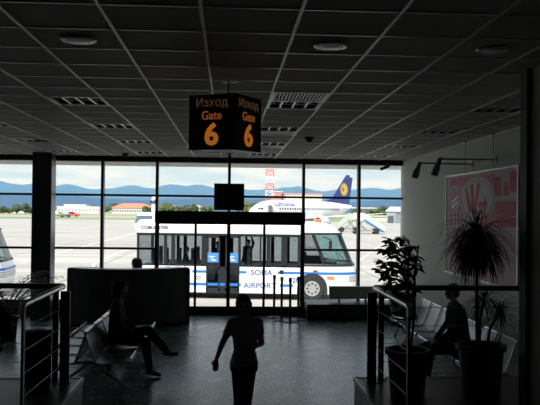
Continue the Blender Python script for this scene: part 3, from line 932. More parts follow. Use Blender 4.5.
# ------------------------------------------------------------------ the airliner
def make_plane():
    nose = Vector((3.4, 124, G)); tail = Vector((25.3, 146.5, G))
    ax = (nose-tail); ax.z = 0; L_ = ax.length; rz = math.atan2(ax.y, ax.x)
    t = thing('airliner', 'white passenger jet with dark blue tail fin parked on the apron', 'aeroplane', tail, rz)
    pw = mat('aircraft_white', (.80, .80, .80), .3, 0, .02, .3)
    navy = mat('tail_navy', (.025, .045, .20), .35, 0, .05, .5)
    yel = mat('tail_yellow', (.95, .55, .04), .4)
    R0 = 1.95; zc = 3.35
    st_ = [(0, .12, 1.15), (1.2, .45, 1.0), (3, .85, .72), (6, 1.45, .35), (9.5, R0, 0), (L_-6.5, R0, 0), (L_-4.0, 1.80, -.12), (L_-2.4, 1.48, -.28), (L_-1.1, 1.0, -.48), (L_-.35, .52, -.62), (L_, .06, -.70)]
    rings = []
    for x, r, dz in st_:
        rings.append([(x, r*cos(2*pi*k/28), zc+dz+r*1.03*sin(2*pi*k/28)) for k in range(28)])
    fu = MB().loft(rings).build('fuselage', pw, t, smooth=True)
    wn = MB()
    for k in range(30):
        x = L_-6.2-k*.72
        if x < 7: break
        for s_ in (1, -1):
            wn.cbox((x, s_*1.905, zc+.45), (.26, .09, .36))
    wn.build('cabin_windows', busdark, fu)
    ck = MB()
    for s_ in (1, -1):
        for x, y, z in ((L_-2.15, 1.16, .38), (L_-1.7, .90, .33)): ck.cbox((x, s_*y, zc+z), (.42, .22, .38), s_*-.5, 0, .3)
    ck.build('cockpit_windows', busdark, fu)
    dr_ = MB()
    dr_.box(L_-4.1, L_-4.04, 1.6, 1.95, zc-.75, zc+1.0).box(L_-3.3, L_-3.24, 1.5, 1.82, zc-.75, zc+1.0).box(L_-4.1, L_-3.24, 1.55, 1.84, zc+.95, zc+1.0)
    dr_.box(L_-4.04, L_-3.3, 1.45, 1.80, zc-.7, zc+.95)
    dr_.build('front_door', mat('aircraft_door_grey', (.22, .22, .20), .6), t)  # door and its surround share one even grey
    # name on the port side, letters on the curved upper flank
    nm = text('Lufthansa', 1.25, mat('dark_blue_lettering', (.10, .12, .30), .5), 'lettering', t, None, .01, .02, 1.2, 'LEFT')
    nm.data.transform(Matrix.Translation((0, 1.0, 0)))
    for v in nm.data.vertices:
        x, y, z = v.co
        a_ = .18+y/1.98
        v.co = (L_-5.0-x, (R0+.02)*cos(a_)+z, zc+(R0+.02)*1.03*sin(a_))
    # fin
    def surf(poly, th, ax_, name, m, off=0.):
        return MB().prism(poly, off-th/2, off+th/2, ax_).build(name, m, t, bevel=.04)
    zt = zc+R0
    fin = surf([(1.1, zc+1.3), (6.2, zc+1.6), (10.2, zt-.05), (6.9, zt+.75), (2.0, zt+5.6), (-.2, zt+5.6), (.9, zt+.6)], .26, 'y', 'tail_fin', navy)
    for s_ in (1, -1):
        d = MB(); d.M = Matrix.Translation((3.0, s_*.145, zt+2.6)) @ Matrix.Rotation(pi/2, 4, 'X')
        d.lathe([(1.25, -.006), (1.25, .006)], n=36)
        dk = d.build('emblem_disc', yel, fin)
        e_ = MB()
        def P(a, b): return (3.0+a, s_*.158, zt+2.6+b)
        e_.M = Matrix.Translation((3.0, s_*.156, zt+2.6)) @ Matrix.Rotation(pi/2, 4, 'X')
        ringpts = []
        for k in range(36):
            a_ = 2*pi*k/36; b_ = 2*pi*(k+1)/36
            e_.add([(1.02*cos(a_), 1.02*sin(a_), 0), (1.02*cos(b_), 1.02*sin(b_), 0), (.92*cos(b_), .92*sin(b_), 0), (.92*cos(a_), .92*sin(a_), 0)], [(0, 1, 2, 3)])
        # bird in flight: neck, body and two swept wings
        e_.add([(-.85, .10, 0), (-.2, .02, 0), (.15, -.12, 0), (.1, -.2, 0), (-.25, -.1, 0)], [(0, 1, 2, 3, 4)])
        e_.add([(-.05, 0, 0), (.35, .5, 0), (.75, .45, 0), (.35, .2, 0), (.2, -.1, 0)], [(0, 1, 2, 3, 4)])
        e_.add([(.1, -.08, 0), (.8, .2, 0), (.85, .02, 0), (.4, -.1, 0), (.15, -.2, 0)], [(0, 1, 2, 3, 4)])
        e_.add([(.05, -.15, 0), (.7, -.3, 0), (.3, -.5, 0), (.0, -.25, 0)], [(0, 1, 2, 3)])
        e_.build('crane_emblem', navy, dk)
    MB().box(-.35, .95, -.14, .14, zt+5.15, zt+5.62).build('fin_tip', pw, fin)
    for s_ in (1, -1):
        MB().prism([(4.2, s_*.7), (1.0, s_*.6), (-1.1, s_*5.6), (.2, s_*5.7)], zc+.75, zc+.9, 'z').build('tailplane', pw, t, bevel=.04)
        wg = MB()
        wg.loft([[(19.5, s_*1.4, 2.2), (12.2, s_*1.4, 2.3), (12.2, s_*1.4, 2.1), (19.5, s_*1.4, 1.9)],
                 [(15.3, s_*6, 2.55), (11.5, s_*6, 2.6), (11.5, s_*6, 2.45), (15.3, s_*6, 2.35)],
                 [(10.8, s_*14.2, 3.15), (9.2, s_*14.2, 3.17), (9.2, s_*14.2, 3.1), (10.8, s_*14.2, 3.08)]])
        wg.build('wing', mat('wing_grey_white', (.68, .69, .70), .35, .1), t, bevel=.02)
        en = MB(); en.M = Matrix.Translation((16.4, s_*4.9, 1.5)) @ Matrix.Rotation(pi/2, 4, 'Y')
        en.lathe([(.35, -2.2), (.62, -1.6), (.9, -.4), (.98, .8), (.96, 1.5), (.85, 1.6), (.75, 1.3), (.2, 1.1)], n=24)
        en.build('engine', pw, t, smooth=True)
        ei = MB(); ei.M = Matrix.Translation((17.95, s_*4.9, 1.5)) @ Matrix.Rotation(pi/2, 4, 'Y'); ei.lathe([(.74, 0), (.3, .02)], n=24); ei.build('engine_intake', busdark, t)
        for x, y in ((15.0, 2.6),):
            lg = MB().tube([(x, s_*y, .5), (x, s_*y, 2.2)], .12, 8).build('landing_gear', hubm, t)
            wv = MB(); wv.M = Matrix.Translation((x, s_*y, .5)) @ Matrix.Rotation(pi/2, 4, 'X'); wv.lathe([(.2, -.3), (.5, -.28), (.5, .28), (.2, .3)], n=20); wv.build('wheel', rubber, lg)
    lg = MB().tube([(L_-3.2, 0, .4), (L_-3.2, 0, 1.9)], .1, 8).build('landing_gear', hubm, t)
    wv = MB(); wv.M = Matrix.Translation((L_-3.2, 0, .38)) @ Matrix.Rotation(pi/2, 4, 'X'); wv.lathe([(.15, -.22), (.38, -.2), (.38, .2), (.15, .22)], n=20); wv.build('wheel', rubber, lg)
    return t


make_plane()

# passenger stairs on wheels
def stairs(x, y, Y_, lab, w_, h, ln, flip, body_m, side_m):
    p = atZ(x, y, G); 
    t = thing('boarding_stairs', lab, 'boarding stairs', (p.x, p.y, G), flip)
    ns = 9
    sp = MB()
    for k in range(ns): sp.box(ln*k/ns, ln*(k+1)/ns+.05, -w_/2, w_/2, h*(1-k/ns)-.12+.3, h*(1-k/ns)+.3)
    sp.box(-1.3, 0, -w_/2, w_/2, h+.2, h+.32)
    sp.build('steps', mat('stair_grey', (.4, .4, .42), .7), t)
    for s_ in (-1, 1):
        q = MB(); q.prism([(-1.3, h+.1), (0, h+.1), (ln, .25), (ln, 1.15), (0, h+1.2), (-1.3, h+1.2)], s_*w_/2-.03, s_*w_/2+.03, 'y')
        q.build('side_panel', body_m, t)
        q = MB(); q.prism([(0, h+.05), (ln, .22), (ln, .42), (0, h+.35)], s_*(w_/2+.04)-.02, s_*(w_/2+.04)+.02, 'y')
        q.build('blue_band', side_m, t)
    fr_ = MB()
    for s_ in (-1, 1):
        fr_.tube([(-1.2, s_*w_/2, h+.2), (.6, s_*w_/2, .5)], .07, 6).tube([(.2, s_*w_/2, h), (-1.1, s_*w_/2, .5)], .07, 6)
    fr_.box(-1.6, ln*.75, -w_/2, w_/2, .40, .58)
    fr_.build('chassis', mat('stair_frame_grey', (.35, .37, .36), .5, .3), t)
    for xx in (-1.1, ln*.6):
        for s_ in (-1, 1):
            q = MB(); q.M = Matrix.Translation((xx, s_*w_/2, .42)) @ Matrix.Rotation(pi/2, 4, 'X'); q.lathe([(.2, -.14), (.42, -.13), (.42, .13), (.2, .14)], n=18); q.build('wheel', rubber, t)
    return t


stairs(363, 234, 118, 'white boarding stairs with blue sides on wheels, right of the jet', 1.5, 2.0, 3.2, 0, pw_ := mat('stair_white_panel', (.78, .78, .78), .5), busblue)
stairs(349, 232, 118, 'grey framed boarding stairs on wheels under the jet tail', 1.3, 1.9, 2.2, pi, mat('stair_rail_grey', (.45, .47, .42), .5), mat('stair_green_grey', (.30, .36, .33), .5))

# small vehicles
def vehicle(x, y, lab, col, ln, wd, h, name='van', cat='van'):
    p = atZ(x, y, G)
    t = thing(name, lab, cat, (p.x, p.y, G))
    cm = mat('paint_%d_%d' % (int(x), int(y)), col, .4, 0, .05, 1)
    b_ = MB(); b_.prism([(-ln/2, .35), (-ln/2, h*.95), (-ln/2+.15, h), (ln*.12, h), (ln*.28, h*.6), (ln/2, h*.5), (ln/2, .35)], -wd/2, wd/2, 'y')
    b_.build('body', cm, t, bevel=.06)
    MB().prism([(-ln*.1, h*.62), (-ln*.1, h*.92), (ln*.12, h*.92), (ln*.24, h*.62)], -wd/2-.02, wd/2+.02, 'y').build('window', busdark, t)
    for xx in (-ln*.32, ln*.32):
        for s_ in (-1, 1):
            q = MB(); q.M = Matrix.Translation((xx, s_*wd/2, .36)) @ Matrix.Rotation(pi/2, 4, 'X'); q.lathe([(.15, -.1), (.36, -.1), (.36, .1), (.15, .1)], n=16); q.build('wheel', rubber, t)
    return t


vehicle(71.5, 216.6, 'red truck on the grass strip beyond the apron', (.65, .07, .05), 7, 2.4, 2.2, 'truck', 'truck')
vehicle(385, 221.0, 'brown-orange service vehicle beside the grey hangar', (.42, .20, .10), 4.5, 2, 1.9, 'service_vehicle', 'vehicle')
vehicle(392, 221.2, 'white van parked in front of the grey hangar', (.78, .78, .78), 5.2, 2, 2.2)
vehicle(399, 221.4, 'second white van at the hangar, at the right edge of the window', (.72, .73, .74), 4.6, 1.9, 2.0)
vehicle(65.5, 217.2, 'dark tow tractor beside the small white aeroplane', (.06, .07, .06), 4, 2, 1.8, 'tow_tractor', 'tractor')

# coach behind
p = atZ(134.5, 232, G)
ct = thing('coach', 'white coach with wide dark windscreen behind the apron bus', 'coach', (p.x, p.y, G), 0.)
MB().loft([[(x, y, z) for x, y in ((.5-dx_, .0+.2), (.9-dx_, 0), (11, 0), (11, 2.5), (.9-dx_, 2.5), (.5-dx_, 2.3))] for z, dx_ in ((.35, .5), (1.2, .5), (1.6, .4), (2.7, .1), (2.95, -.1))]).build('body', buswhite, ct, bevel=.08)
MB().loft([[(x, y, z) for x, y in ((.46-dx_, .2), (.9-dx_, -.03), (2.6, -.03), (2.6, 2.53), (.9-dx_, 2.53), (.46-dx_, 2.3))] for z, dx_ in ((1.35, .5), (1.6, .4), (2.45, .16))]).build('windscreen', mat('dark_green_coach_glass', (.10, .16, .17), .1), ct)
for xx in (2.2, 9):
    for yy in (.15, 2.35):
        q = MB(); q.M = Matrix.Translation((xx, yy, .45)) @ Matrix.Rotation(pi/2, 4, 'X'); q.lathe([(.2, -.2), (.45, -.2), (.45, .2), (.2, .2)], n=18); q.build('wheel', rubber, ct)

# small white aeroplane far left
p = atZ(58, 217.3, G)
sp_ = thing('light_aeroplane', 'small white aeroplane parked at the grass edge', 'aeroplane', (p.x, p.y, G), .5)
MB().loft([[(x, r*cos(2*pi*k/14), 1.5+r*sin(2*pi*k/14)) for k in range(14)] for x, r in ((-6, .1), (-3, .6), (0, .9), (2.5, .9), (4, .4), (4.4, .1))]).build('fuselage', buswhite, sp_, smooth=True)
MB().prism([(-6, 1.6), (-4.2, 1.8), (-5.4, 4.6), (-6.3, 4.6)], -.1, .1, 'y').build('tail_fin', buswhite, sp_)
MB().box(-.5, 1.2, -7, 7, 2.3, 2.45).build('wing', buswhite, sp_)
MB().tube([(0, -1.2, .3), (0, 0, 1.2), (0, 1.2, .3)], .12, 6).build('landing_gear', busdark, sp_)

# buildings along the far side
def building(name, lab, x0, x1, ytop, ybase, Y_, depth, wall, roof='flat', roofc=(.5, .5, .5), band=None, cat='building', rise=0.):
    a_ = atY(x0, ytop, Y_); b_ = atY(x1, ytop, Y_)
    wd = b_.x-a_.x; h = (a_.z+b_.z)/2-G
    t = thing(name, lab, cat, ((a_.x+b_.x)/2, Y_, G-.3))
    wm = mat('render_%s_%d' % (name, int(x0)), wall, .8, 0, .06, .2)
    MB().box(-wd/2, wd/2, 0, depth, 0, h).build('walls', wm, t)
    rm = mat('roof_%s_%d' % (name, int(x0)), roofc, .8, 0, .1, .3)
    if roof == 'gable':
        MB().prism([(-wd/2-.4, h), (0, h+rise), (wd/2+.4, h)], -.4, depth+.4, 'y').build('roof', rm, t)
    elif roof == 'hip':
        MB().loft([[(-wd/2-1, -1, h), (wd/2+1, -1, h), (wd/2+1, depth+1, h), (-wd/2-1, depth+1, h)], [(-wd/2+rise*2, depth*.35, h+rise), (wd/2-rise*2, depth*.35, h+rise), (wd/2-rise*2, depth*.65, h+rise), (-wd/2+rise*2, depth*.65, h+rise)]]).build('roof', rm, t)
    else:
        MB().box(-wd/2-.3, wd/2+.3, -.3, depth+.3, h, h+.5).build('roof', rm, t)
    if band:
        n_, lo, hi, bc = band
        wmb = MB()
        for k in range(n_):
            xx = -wd/2+wd*(k+.5)/n_
            wmb.box(xx-wd/n_*.33, xx+wd/n_*.33, -.08, .0, h*lo, h*hi)
        wmb.build('windows', mat('window_grey_%s' % name, bc, .3), t)
    return t


building('control_building', 'pink and white airport building with a row of dark windows behind the jet', 283, 322, 194, 214, 330, 14, (.80, .70, .66), 'flat', (.75, .30, .28), (14, .52, .72, (.05, .06, .08)))
building('stair_tower', 'reddish tower block at the left end of the pink airport building', 272, 282, 191.5, 214, 328, 8, (.72, .38, .36), 'flat', (.8, .7, .68))
building('terminal', 'long cream terminal building under a red roof', 112, 151, 207.5, 214, 640, 30, (.72, .68, .56), 'hip', (.72, .22, .13), (16, .3, .7, (.18, .2, .22)), rise=4)
building('warehouse', 'long white flat warehouse at the far left', 57, 99, 206.5, 214, 620, 30, (.78, .76, .70), 'flat', (.7, .68, .62), (12, .35, .7, (.35, .36, .36)))
building('office_block', 'pale block standing on top of the long warehouse roofline', 64, 86, 204.5, 214, 655, 20, (.80, .78, .70), 'flat', (.7, .68, .6))
building('shed', 'low white shed among trees at the far left edge', 11, 24, 209, 214, 560, 14, (.78, .78, .76), 'gable', (.5, .45, .4), None, rise=3)
building('shed', 'low beige shed between the far trees and the control tower', 160, 182, 207.5, 213, 700, 14, (.68, .60, .50), 'gable', (.6, .4, .3), None, rise=3)
building('house', 'small pale house among the far trees above the bus roof', 193, 203, 207.5, 213, 600, 10, (.75, .70, .60), 'gable', (.6, .45, .35), None, rise=2.5)
hg = building('hangar', 'grey gabled hangar at the right edge of the window', 385, 397, 210.5, 223, 222, 22, (.30, .33, .35), 'gable', (.62, .64, .66), None, rise=1.5)
hg.rotation_euler.z = -1.0
MB().box(-1.2, 1.2, -.12, 0, .3, 2.6).build('hangar_door', mat('dark_hangar_opening', (.08, .09, .10), .7), hg)
building('low_wall_building', 'long low beige building behind the boarding stairs', 360, 389, 216, 222, 260, 10, (.60, .57, .50), 'flat', (.55, .52, .45))
# round topped control tower
p = atY(154, 214, 600)
tt = thing('control_tower', 'slim white control tower with a round white top', 'tower', (p.x, p.y, G))
MB().tube([(0, 0, 0), (0, 0, 10)], 2.2, 16).build('shaft', buswhite, tt)
MB().lathe([(3.3, 9), (3.6, 10), (3.2, 11)], n=20).build('cabin', busdark, tt)
MB().ball((0, 0, 12.6), 2.2, 8).build('dome', buswhite, tt, smooth=True)
# lattice mast
p = atY(269.5, 214, 320)
ms_ = thing('lattice_mast', 'tall red and white lattice radio mast', 'mast', (p.x, p.y, G))
redm = mat('mast_red', (.72, .14, .12), .6); whm = mat('mast_white', (.80, .80, .80), .6)
nseg = 7; HT = 22.0
for k in range(nseg):
    z0, z1 = HT*k/nseg, HT*(k+1)/nseg
    q = MB()
    a_ = 1.75
    cs_ = [(-a_, -a_), (a_, -a_), (a_, a_), (-a_, a_)]
    for i in range(4):
        x0, y0 = cs_[i]; x1, y1 = cs_[(i+1) % 4]
        q.tube([(x0, y0, z0), (x0, y0, z1)], .11, 5)
        zm = (z0+z1)/2
        q.tube([(x0, y0, z0), (x1, y1, zm)], .07, 4).tube([(x1, y1, zm), (x0, y0, z1)], .07, 4).tube([(x0, y0, z1), (x1, y1, z1)], .07, 4)
        q.tube([(x1, y1, z0), (x0, y0, zm)], .07, 4).tube([(x0, y0, zm), (x1, y1, z1)], .07, 4)
    q.build('mast_section', redm if k % 2 == 0 else whm, ms_, label='red section' if k % 2 == 0 else 'white section')

# trees
fol = [mat('leaf_dark_green', (.055, .085, .035), .9, 0, .5, 1.2), mat('leaf_mid_green', (.10, .13, .05), .9, 0, .5, 1.2), mat('leaf_olive', (.14, .15, .06), .9, 0, .4, 1.2)]


def tree(x, ytop, ybase, wpx, Y_, lab, kind=0, group=None):
    p = atY(x, ytop, Y_); h = p.z-G
    rw = wpx/715*Y_/2
    t = thing('tree', lab, 'tree', (p.x, Y_, G-.05), group=group)
    rn = random.Random(int(x*7+Y_))
    MB().tube([(0, 0, 0), (0, 0, h*.5)], [h*.035, h*.02], 7).build('trunk', mat('bark', (.10, .07, .05), .9), t)
    cr = MB()
    nb = 14
    for k in range(nb):
        a_ = rn.uniform(0, 2*pi); rr = rn.uniform(.2, .68)*rw; zz = rn.uniform(.3, .82)*h
        s_ = rn.uniform(.28, .45)*min(rw, h*.5)*(1.25-abs(zz/h-.55))
        cr.ball((rr*cos(a_), rr*sin(a_), zz), (s_*1.15, s_*1.1, s_*.9), 6)
    cr.ball((0, 0, h*.72), (rw*.45, rw*.45, h*.27), 7)
    for i, v in enumerate(cr.v):
        cr.v[i] = tuple(c_+rn.uniform(-.07, .07)*rw for c_ in v)
    # loose leaf sprays round the crown
    for k in range(160):
        a_ = rn.uniform(0, 2*pi); ph = rn.uniform(.1, 2.4); rr = rn.uniform(.8, 1.08)
        c_ = Vector((rw*.8*sin(ph)*cos(a_)*rr, rw*.8*sin(ph)*sin(a_)*rr, h*.58+h*.38*cos(ph)*rr))
        d = Vector((rn.uniform(-1, 1), rn.uniform(-1, 1), rn.uniform(-1, 1))).normalized()*rw*.14
        e_ = d.cross(Vector((rn.uniform(-1, 1), rn.uniform(-1, 1), rn.uniform(-1, 1)))).normalized()*rw*.1
        cr.add([c_-d, c_+e_, c_+d, c_-e_], [(0, 1, 2, 3)])
    cr.build('crown', fol[kind], t)


TG = 'trees along the far side of the airfield'
tl = [(3, 206, 8, 400, 0), (10, 208, 9, 420, 1), (17, 204, 9, 400, 0), (26, 203, 9, 410, 0), (30, 208, 8, 430, 1), (85, 207, 16, 700, 1), (94, 206, 13, 690, 1), (104, 206.5, 12, 690, 1),
      (114, 203.5, 14, 700, 1), (146, 206, 8, 600, 0), (152, 207, 7, 605, 0), (167, 203, 14, 560, 1), (178, 206, 12, 570, 2), (187, 205, 10, 560, 0), (194, 204, 9, 560, 0), (207, 206, 14, 570, 1),
      (243, 201, 16, 500, 1), (253, 203, 16, 500, 1), (262, 205, 14, 510, 2), (300, 202, 9, 420, 1), (365, 210, 12, 420, 2), (374, 207, 10, 400, 1), (383, 206, 12, 410, 0), (357, 208, 12, 430, 1)]
xs_side = lambda x: 'left of the pillar' if x < 33 else ('behind the white warehouse' if x < 108 else ('by the red-roofed terminal' if x < 157 else ('seen above the bus roof' if x < 235 else ('behind the white jet' if x < 330 else 'left of the grey hangar'))))
for (x, yt, wp, Y_, kd) in tl:
    tree(x, yt, 214, wp*1.15, Y_, 'far %s tree %s' % (('dark green', 'mid green', 'olive green')[kd], xs_side(x)), kd, TG+', '+xs_side(x)+(', dark', ', mid green', ', olive')[kd])
# ================================================================== INSIDE OBJECTS
def oz(x, y, Z): return atZ(x, y, Z)


# ---- curved service desk
def desk():
    t = thing('service_desk', 'long curved dark service desk standing in front of the left windows', 'desk', (0, 0, 0))
    dk = mat('charcoal_laminate', (.075, .078, .082), .45, 0, .08, 2)
    P = [Vector((-3.22, 14.72, 0)), Vector((-2.05, 14.35, 0)), Vector((-.84, 15.0, 0))]
    def q(u): return P[0]*(1-u)**2+(P[1]*2-(P[0]+P[2])/2)*2*u*(1-u)+P[2]*u*u
    pts = [q(k/20) for k in range(21)]
    def offs(d):
        r_ = []
        for k, p in enumerate(pts):
            tg = (pts[min(20, k+1)]-pts[max(0, k-1)]).normalized()
            n_ = Vector((-tg.y, tg.x, 0)); r_.append(p+n_*d)
        return r_
    def strip(d0, d1, z0, z1, name, m, sub=(0, 21)):
        a_ = offs(d0)[sub[0]:sub[1]]; b_ = offs(d1)[sub[0]:sub[1]]
        poly = [(p.x, p.y) for p in a_]+[(p.x, p.y) for p in reversed(b_)]
        return MB().prism(poly, z0, z1, 'z').build(name, m, t)
    strip(0, .05, .08, 1.15, 'front_panel', dk)
    strip(.02, .05, 0, .08, 'plinth', blackm)
    strip(-.025, .32, 1.15, 1.19, 'counter_top', mat('blue_grey_counter_edge', (.12, .14, .22), .25, 0, .05, 4))
    strip(.05, .75, .70, .735, 'work_surface', dk)
    for u, nm in ((0, 'end_panel'), (20, 'end_panel')):
        p = pts[u]; n_ = (offs(1)[u]-p)
        ang = math.atan2(n_.y, n_.x)
        mb = MB(); mb.M = Matrix.Translation(p) @ Matrix.Rotation(ang, 4, 'Z')
        mb.box(-.01, .72, -.05, .05, 0, 1.16); mb.build(nm, blackm, t)
    return t


desk()


def office_chair(loc, rz, lab):
    t = thing('office_chair', lab, 'chair', loc, rz)
    MB().cbox((0, 0, .46), (.48, .48, .08)).build('seat', blackm, t, bevel=.03)
    MB().cbox((0, .24, .80), (.44, .06, .52), 0, -.12).build('backrest', blackm, t, bevel=.03)
    MB().tube([(0, 0, .08), (0, 0, .42)], .03, 8).build('column', black, t)
    for k in range(5):
        a_ = 2*pi*k/5
        MB().tube([(0, 0, .1), (.27*cos(a_), .27*sin(a_), .05)], .018, 6).ball((.27*cos(a_), .27*sin(a_), .028), .028, 6).build('leg', black, t)
    return t


# the clerk behind the desk
ck_loc = (-1.97, 15.55, 0)
office_chair((-2.05, 15.60, 0), 0, 'black swivel office chair behind the curved service desk')
ck = thing('person', 'person with brown hair sitting behind the desk, only the head above it', 'person', ck_loc)
CJ = dict(SJ)
CJ = {k_: (v_[0], v_[1], v_[2]-.10) for k_, v_ in CJ.items()}
for k_ in ('anL', 'anR', 'toL', 'toR'): CJ[k_] = SJ[k_]
brownhair = mat('warm_brown_hair', (.16, .09, .05), .6, 0, .3, 60)
person(ck, CJ, skin, mat('grey_wool', (.14, .14, .15), .9), dkt, brownhair, shoem, 'long', vox=.014, k=1.14, sleeve=1.5, face=(-.85, .5, 0))

# ---- beam seating
seatprof = [(-.01, .035), (-.02, .0), (.05, -.015), (.20, -.022), (.36, -.03), (.43, -.01), (.50, .17), (.565, .36), (.575, .375)]


def seat_unit(t, x, flip, w_=.52):
    """one moulded perforated steel seat, front towards -y when flip is 1"""
    def off(p, d):
        r_ = []
        for i, (a_, b_) in enumerate(p):
            q0 = p[max(0, i-1)]; q1 = p[min(len(p)-1, i+1)]
            v = Vector((q1[0]-q0[0], q1[1]-q0[1])).normalized(); r_.append((a_-v.y*d, b_+v.x*d))
        return r_
    up = seatprof; dn = off(seatprof, -.012)
    def part(i0_, i1_, name):
        poly = up[i0_:i1_+1]+list(reversed(dn[i0_:i1_+1]))
        mb = MB(); mb.prism([(flip*(a_-.56), b_+.44) for a_, b_ in poly], x-w_/2, x+w_/2, 'x')
        o = mb.build(name, dsteel, t, smooth=True)
        return o
    s_ = part(0, 5, 'seat'); b_ = part(5, 8, 'backrest')
    for o_, i0_, i1_ in ((s_, 0, 5), (b_, 5, 8)):
        for e in (-1, 1):
            MB().tube([(x+e*w_/2, flip*(a_-.56), b2_+.44) for a_, b2_ in up[i0_:i1_+1]], .011, 6).build('rim', chrome, o_, smooth=True)
    a_, z_ = up[0]
    MB().tube([(x-w_/2, flip*(a_-.56), z_+.44), (x+w_/2, flip*(a_-.56), z_+.44)], .012, 6).build('rim', chrome, s_, smooth=True)
    a_, z_ = up[8]
    MB().tube([(x-w_/2, flip*(a_-.56), z_+.44), (x+w_/2, flip*(a_-.56), z_+.44)], .012, 6).build('rim', chrome, b_, smooth=True)


def bench(n, lab, loc, rz, double=True, pitch=.62):
    t = thing('beam_bench', lab, 'bench', loc, rz)
    L_ = n*pitch
    for k in range(n):
        seat_unit(t, -L_/2+pitch*(k+.5), 1)
        if double: seat_unit(t, -L_/2+pitch*(k+.5), -1)
    ys = (-.30, .30) if double else (-.30,)
    for y in ys: MB().box(-L_/2+.03, L_/2-.03, y-.03, y+.03, .33, .39).build('beam', blackm, t)
    for x in (-L_/2+.45, L_/2-.45) if n < 6 else (-L_/2+.5, 0, L_/2-.5):
        if double:
            lg = MB().tube([(x, 0, .36), (x, -.46, .02)], .022, 8).tube([(x, 0, .36), (x, .46, .02)], .022, 8).box(x-.02, x+.02, -.3, .3, .32, .37)
            lg.ball((x, -.46, .02), .028, 6).ball((x, .46, .02), .028, 6)
        else:
            lg = MB().tube([(x, -.30, .36), (x, -.50, .02)], .022, 8).tube([(x, -.30, .36), (x, -.02, .02)], .022, 8).ball((x, -.5, .02), .028, 6).ball((x, -.02, .02), .028, 6)
        lg.build('leg', chrome, t, smooth=True)
    return t


bench(5, 'back-to-back steel beam bench in front of the curved desk, a person seated on it', (-1.80, 9.15+1.55, 0), pi/2)
bench(7, 'long row of steel seats along the right wall, behind the planters', (3.52, 10.7, 0), -pi/2, False)
bench(1, 'single steel seat facing the hall near the right windows', (3.32, 13.6, 0), .3, False)


# seated people
def sit(loc, rz, lab, skin_m, shirt_m, tr_m, hair_m, hair, cross=False, lean=.0, k=1., face=(0, -1, 0), drop=0., girth=1., sh=.43):
    r_ = thing('person', lab, 'person', loc, rz)
    J = {a_: Vector(b_) for a_, b_ in SJ.items()}
    # the seat plane of the bench is at 0.43
    for a_ in J:
        if a_ not in ('anL', 'anR', 'toL', 'toR'): J[a_] = J[a_]+Vector((0, 0, .02-drop))
    for a_, f_ in (('head', 1), ('neck', .86), ('chest', .66), ('shL', .78), ('shR', .78), ('waist', .3), ('elL', .5), ('elR', .5)):
        J[a_] = J[a_]+Vector((0, -lean*f_, -abs(lean)*.25*f_))
    J['knL'] = Vector((-.12, -.44, .50)); J['knR'] = Vector((.12, -.44, .50))
    J['anL'] = Vector((-.12, -.50, .10)); J['anR'] = Vector((.12, -.50, .10)); J['toL'] = Vector((-.13, -.64, .035)); J['toR'] = Vector((.13, -.64, .035))
    J['wrL'] = Vector((-.10, -.32, .62)); J['wrR'] = Vector((.10, -.34, .63))
    if cross:
        J['knR'] = Vector((.02, -.46, .64)); J['anR'] = Vector((-.10, -.74, .36)); J['toR'] = Vector((-.12, -.88, .33))
    J = {a_: v_*k if a_[:2] in ('he', 'ne', 'ch', 'sh', 'wa', 'el', 'wr') else v_ for a_, v_ in J.items()}
    J['hdL'] = Vector((.6, -.6, -.3)); J['hdR'] = Vector((-.6, -.6, -.3)); J['pnL'] = Vector((0, 0, -1)); J['pnR'] = Vector((0, 0, -1))
    person(r_, J, skin_m, shirt_m, tr_m, hair_m, shoem, hair, vox=.012, k=.97, sleeve=1.5, face=face, girth=girth)
    return r_


sit((-1.60, 10.38, 0), pi/2, 'person with dark hair sitting cross-legged on the steel bench before the desk', skin, mat('dark_grey_knit', (.05, .05, .055), .9, 0, .3, 20), dkt, hairm, 'long', cross=True, lean=.03, k=.94, face=(.1, -1, -.15))
sit((3.22, 9.80, 0), -pi/2, 'person in dark jacket sitting on the wall bench behind the right planters', skin, dkc, dkt, mat('grey_short_hair', (.16, .15, .14), .8), 'short', lean=.08, k=.98, face=(0, -1, -.3), girth=1.42)

# ---- queue posts
qp = thing('queue_post', 'black belt queue post', 'queue post', group='black queue posts by the sliding door')
MB().lathe([(.19, 0), (.19, .012), (.17, .02), (.06, .03), (.03, .05)], n=32).build('base', black, qp, smooth=True)
MB().lathe([(.028, .03), (.028, .86)], n=16).build('pole', black, qp, smooth=True)
MB().lathe([(.034, .86), (.036, .865), (.036, .935), (.03, .945)], n=16).build('belt_head', blackm, qp, smooth=True)
for n, (x, y, lab) in enumerate([(274, 317.2, 'leftmost of the four black queue posts by the sliding door, set farthest back'), (281.5, 320.4, 'second black queue post from the left by the sliding door'),
                                 (290, 321.8, 'third black queue post from the left, nearest of the four'), (298.2, 319.6, 'rightmost of the four black queue posts, beside the dark window ledge')]):
    o = qp if n == 0 else copy_tree(qp)
    p = atZ(x, y, 0); o.location = (p.x, p.y, 0); o['label'] = lab

# ---- convector on the ledge
cv = thing('panel_radiator', 'low pale grey ribbed radiator on the dark ledge under the right windows', 'radiator', (3.1, 16.02, .35))
rb = MB().box(-.83, .83, -.045, .045, .07, .34)
for k in range(46): rb.box(-.81+k*.0355, -.81+k*.0355+.018, -.058, -.045, .08, .33)
rb.build('panel', mat('sage_grey_radiator_enamel', (.62, .68, .62), .45, 0, .05, 4), cv)
MB().box(-.84, .84, -.06, .06, .34, .352).build('top_grille', mat('radiator_top_grey', (.5, .52, .5), .4), cv)
for x in (-.6, .0, .6): MB().box(x-.02, x+.02, -.03, .03, 0, .07).build('leg', black, cv)

# ---- railings beside the stairs
def flat_post(mb, x, y, wx, wy, z0, z1): mb.box(x-wx/2, x+wx/2, y-wy/2, y+wy/2, z0, z1)


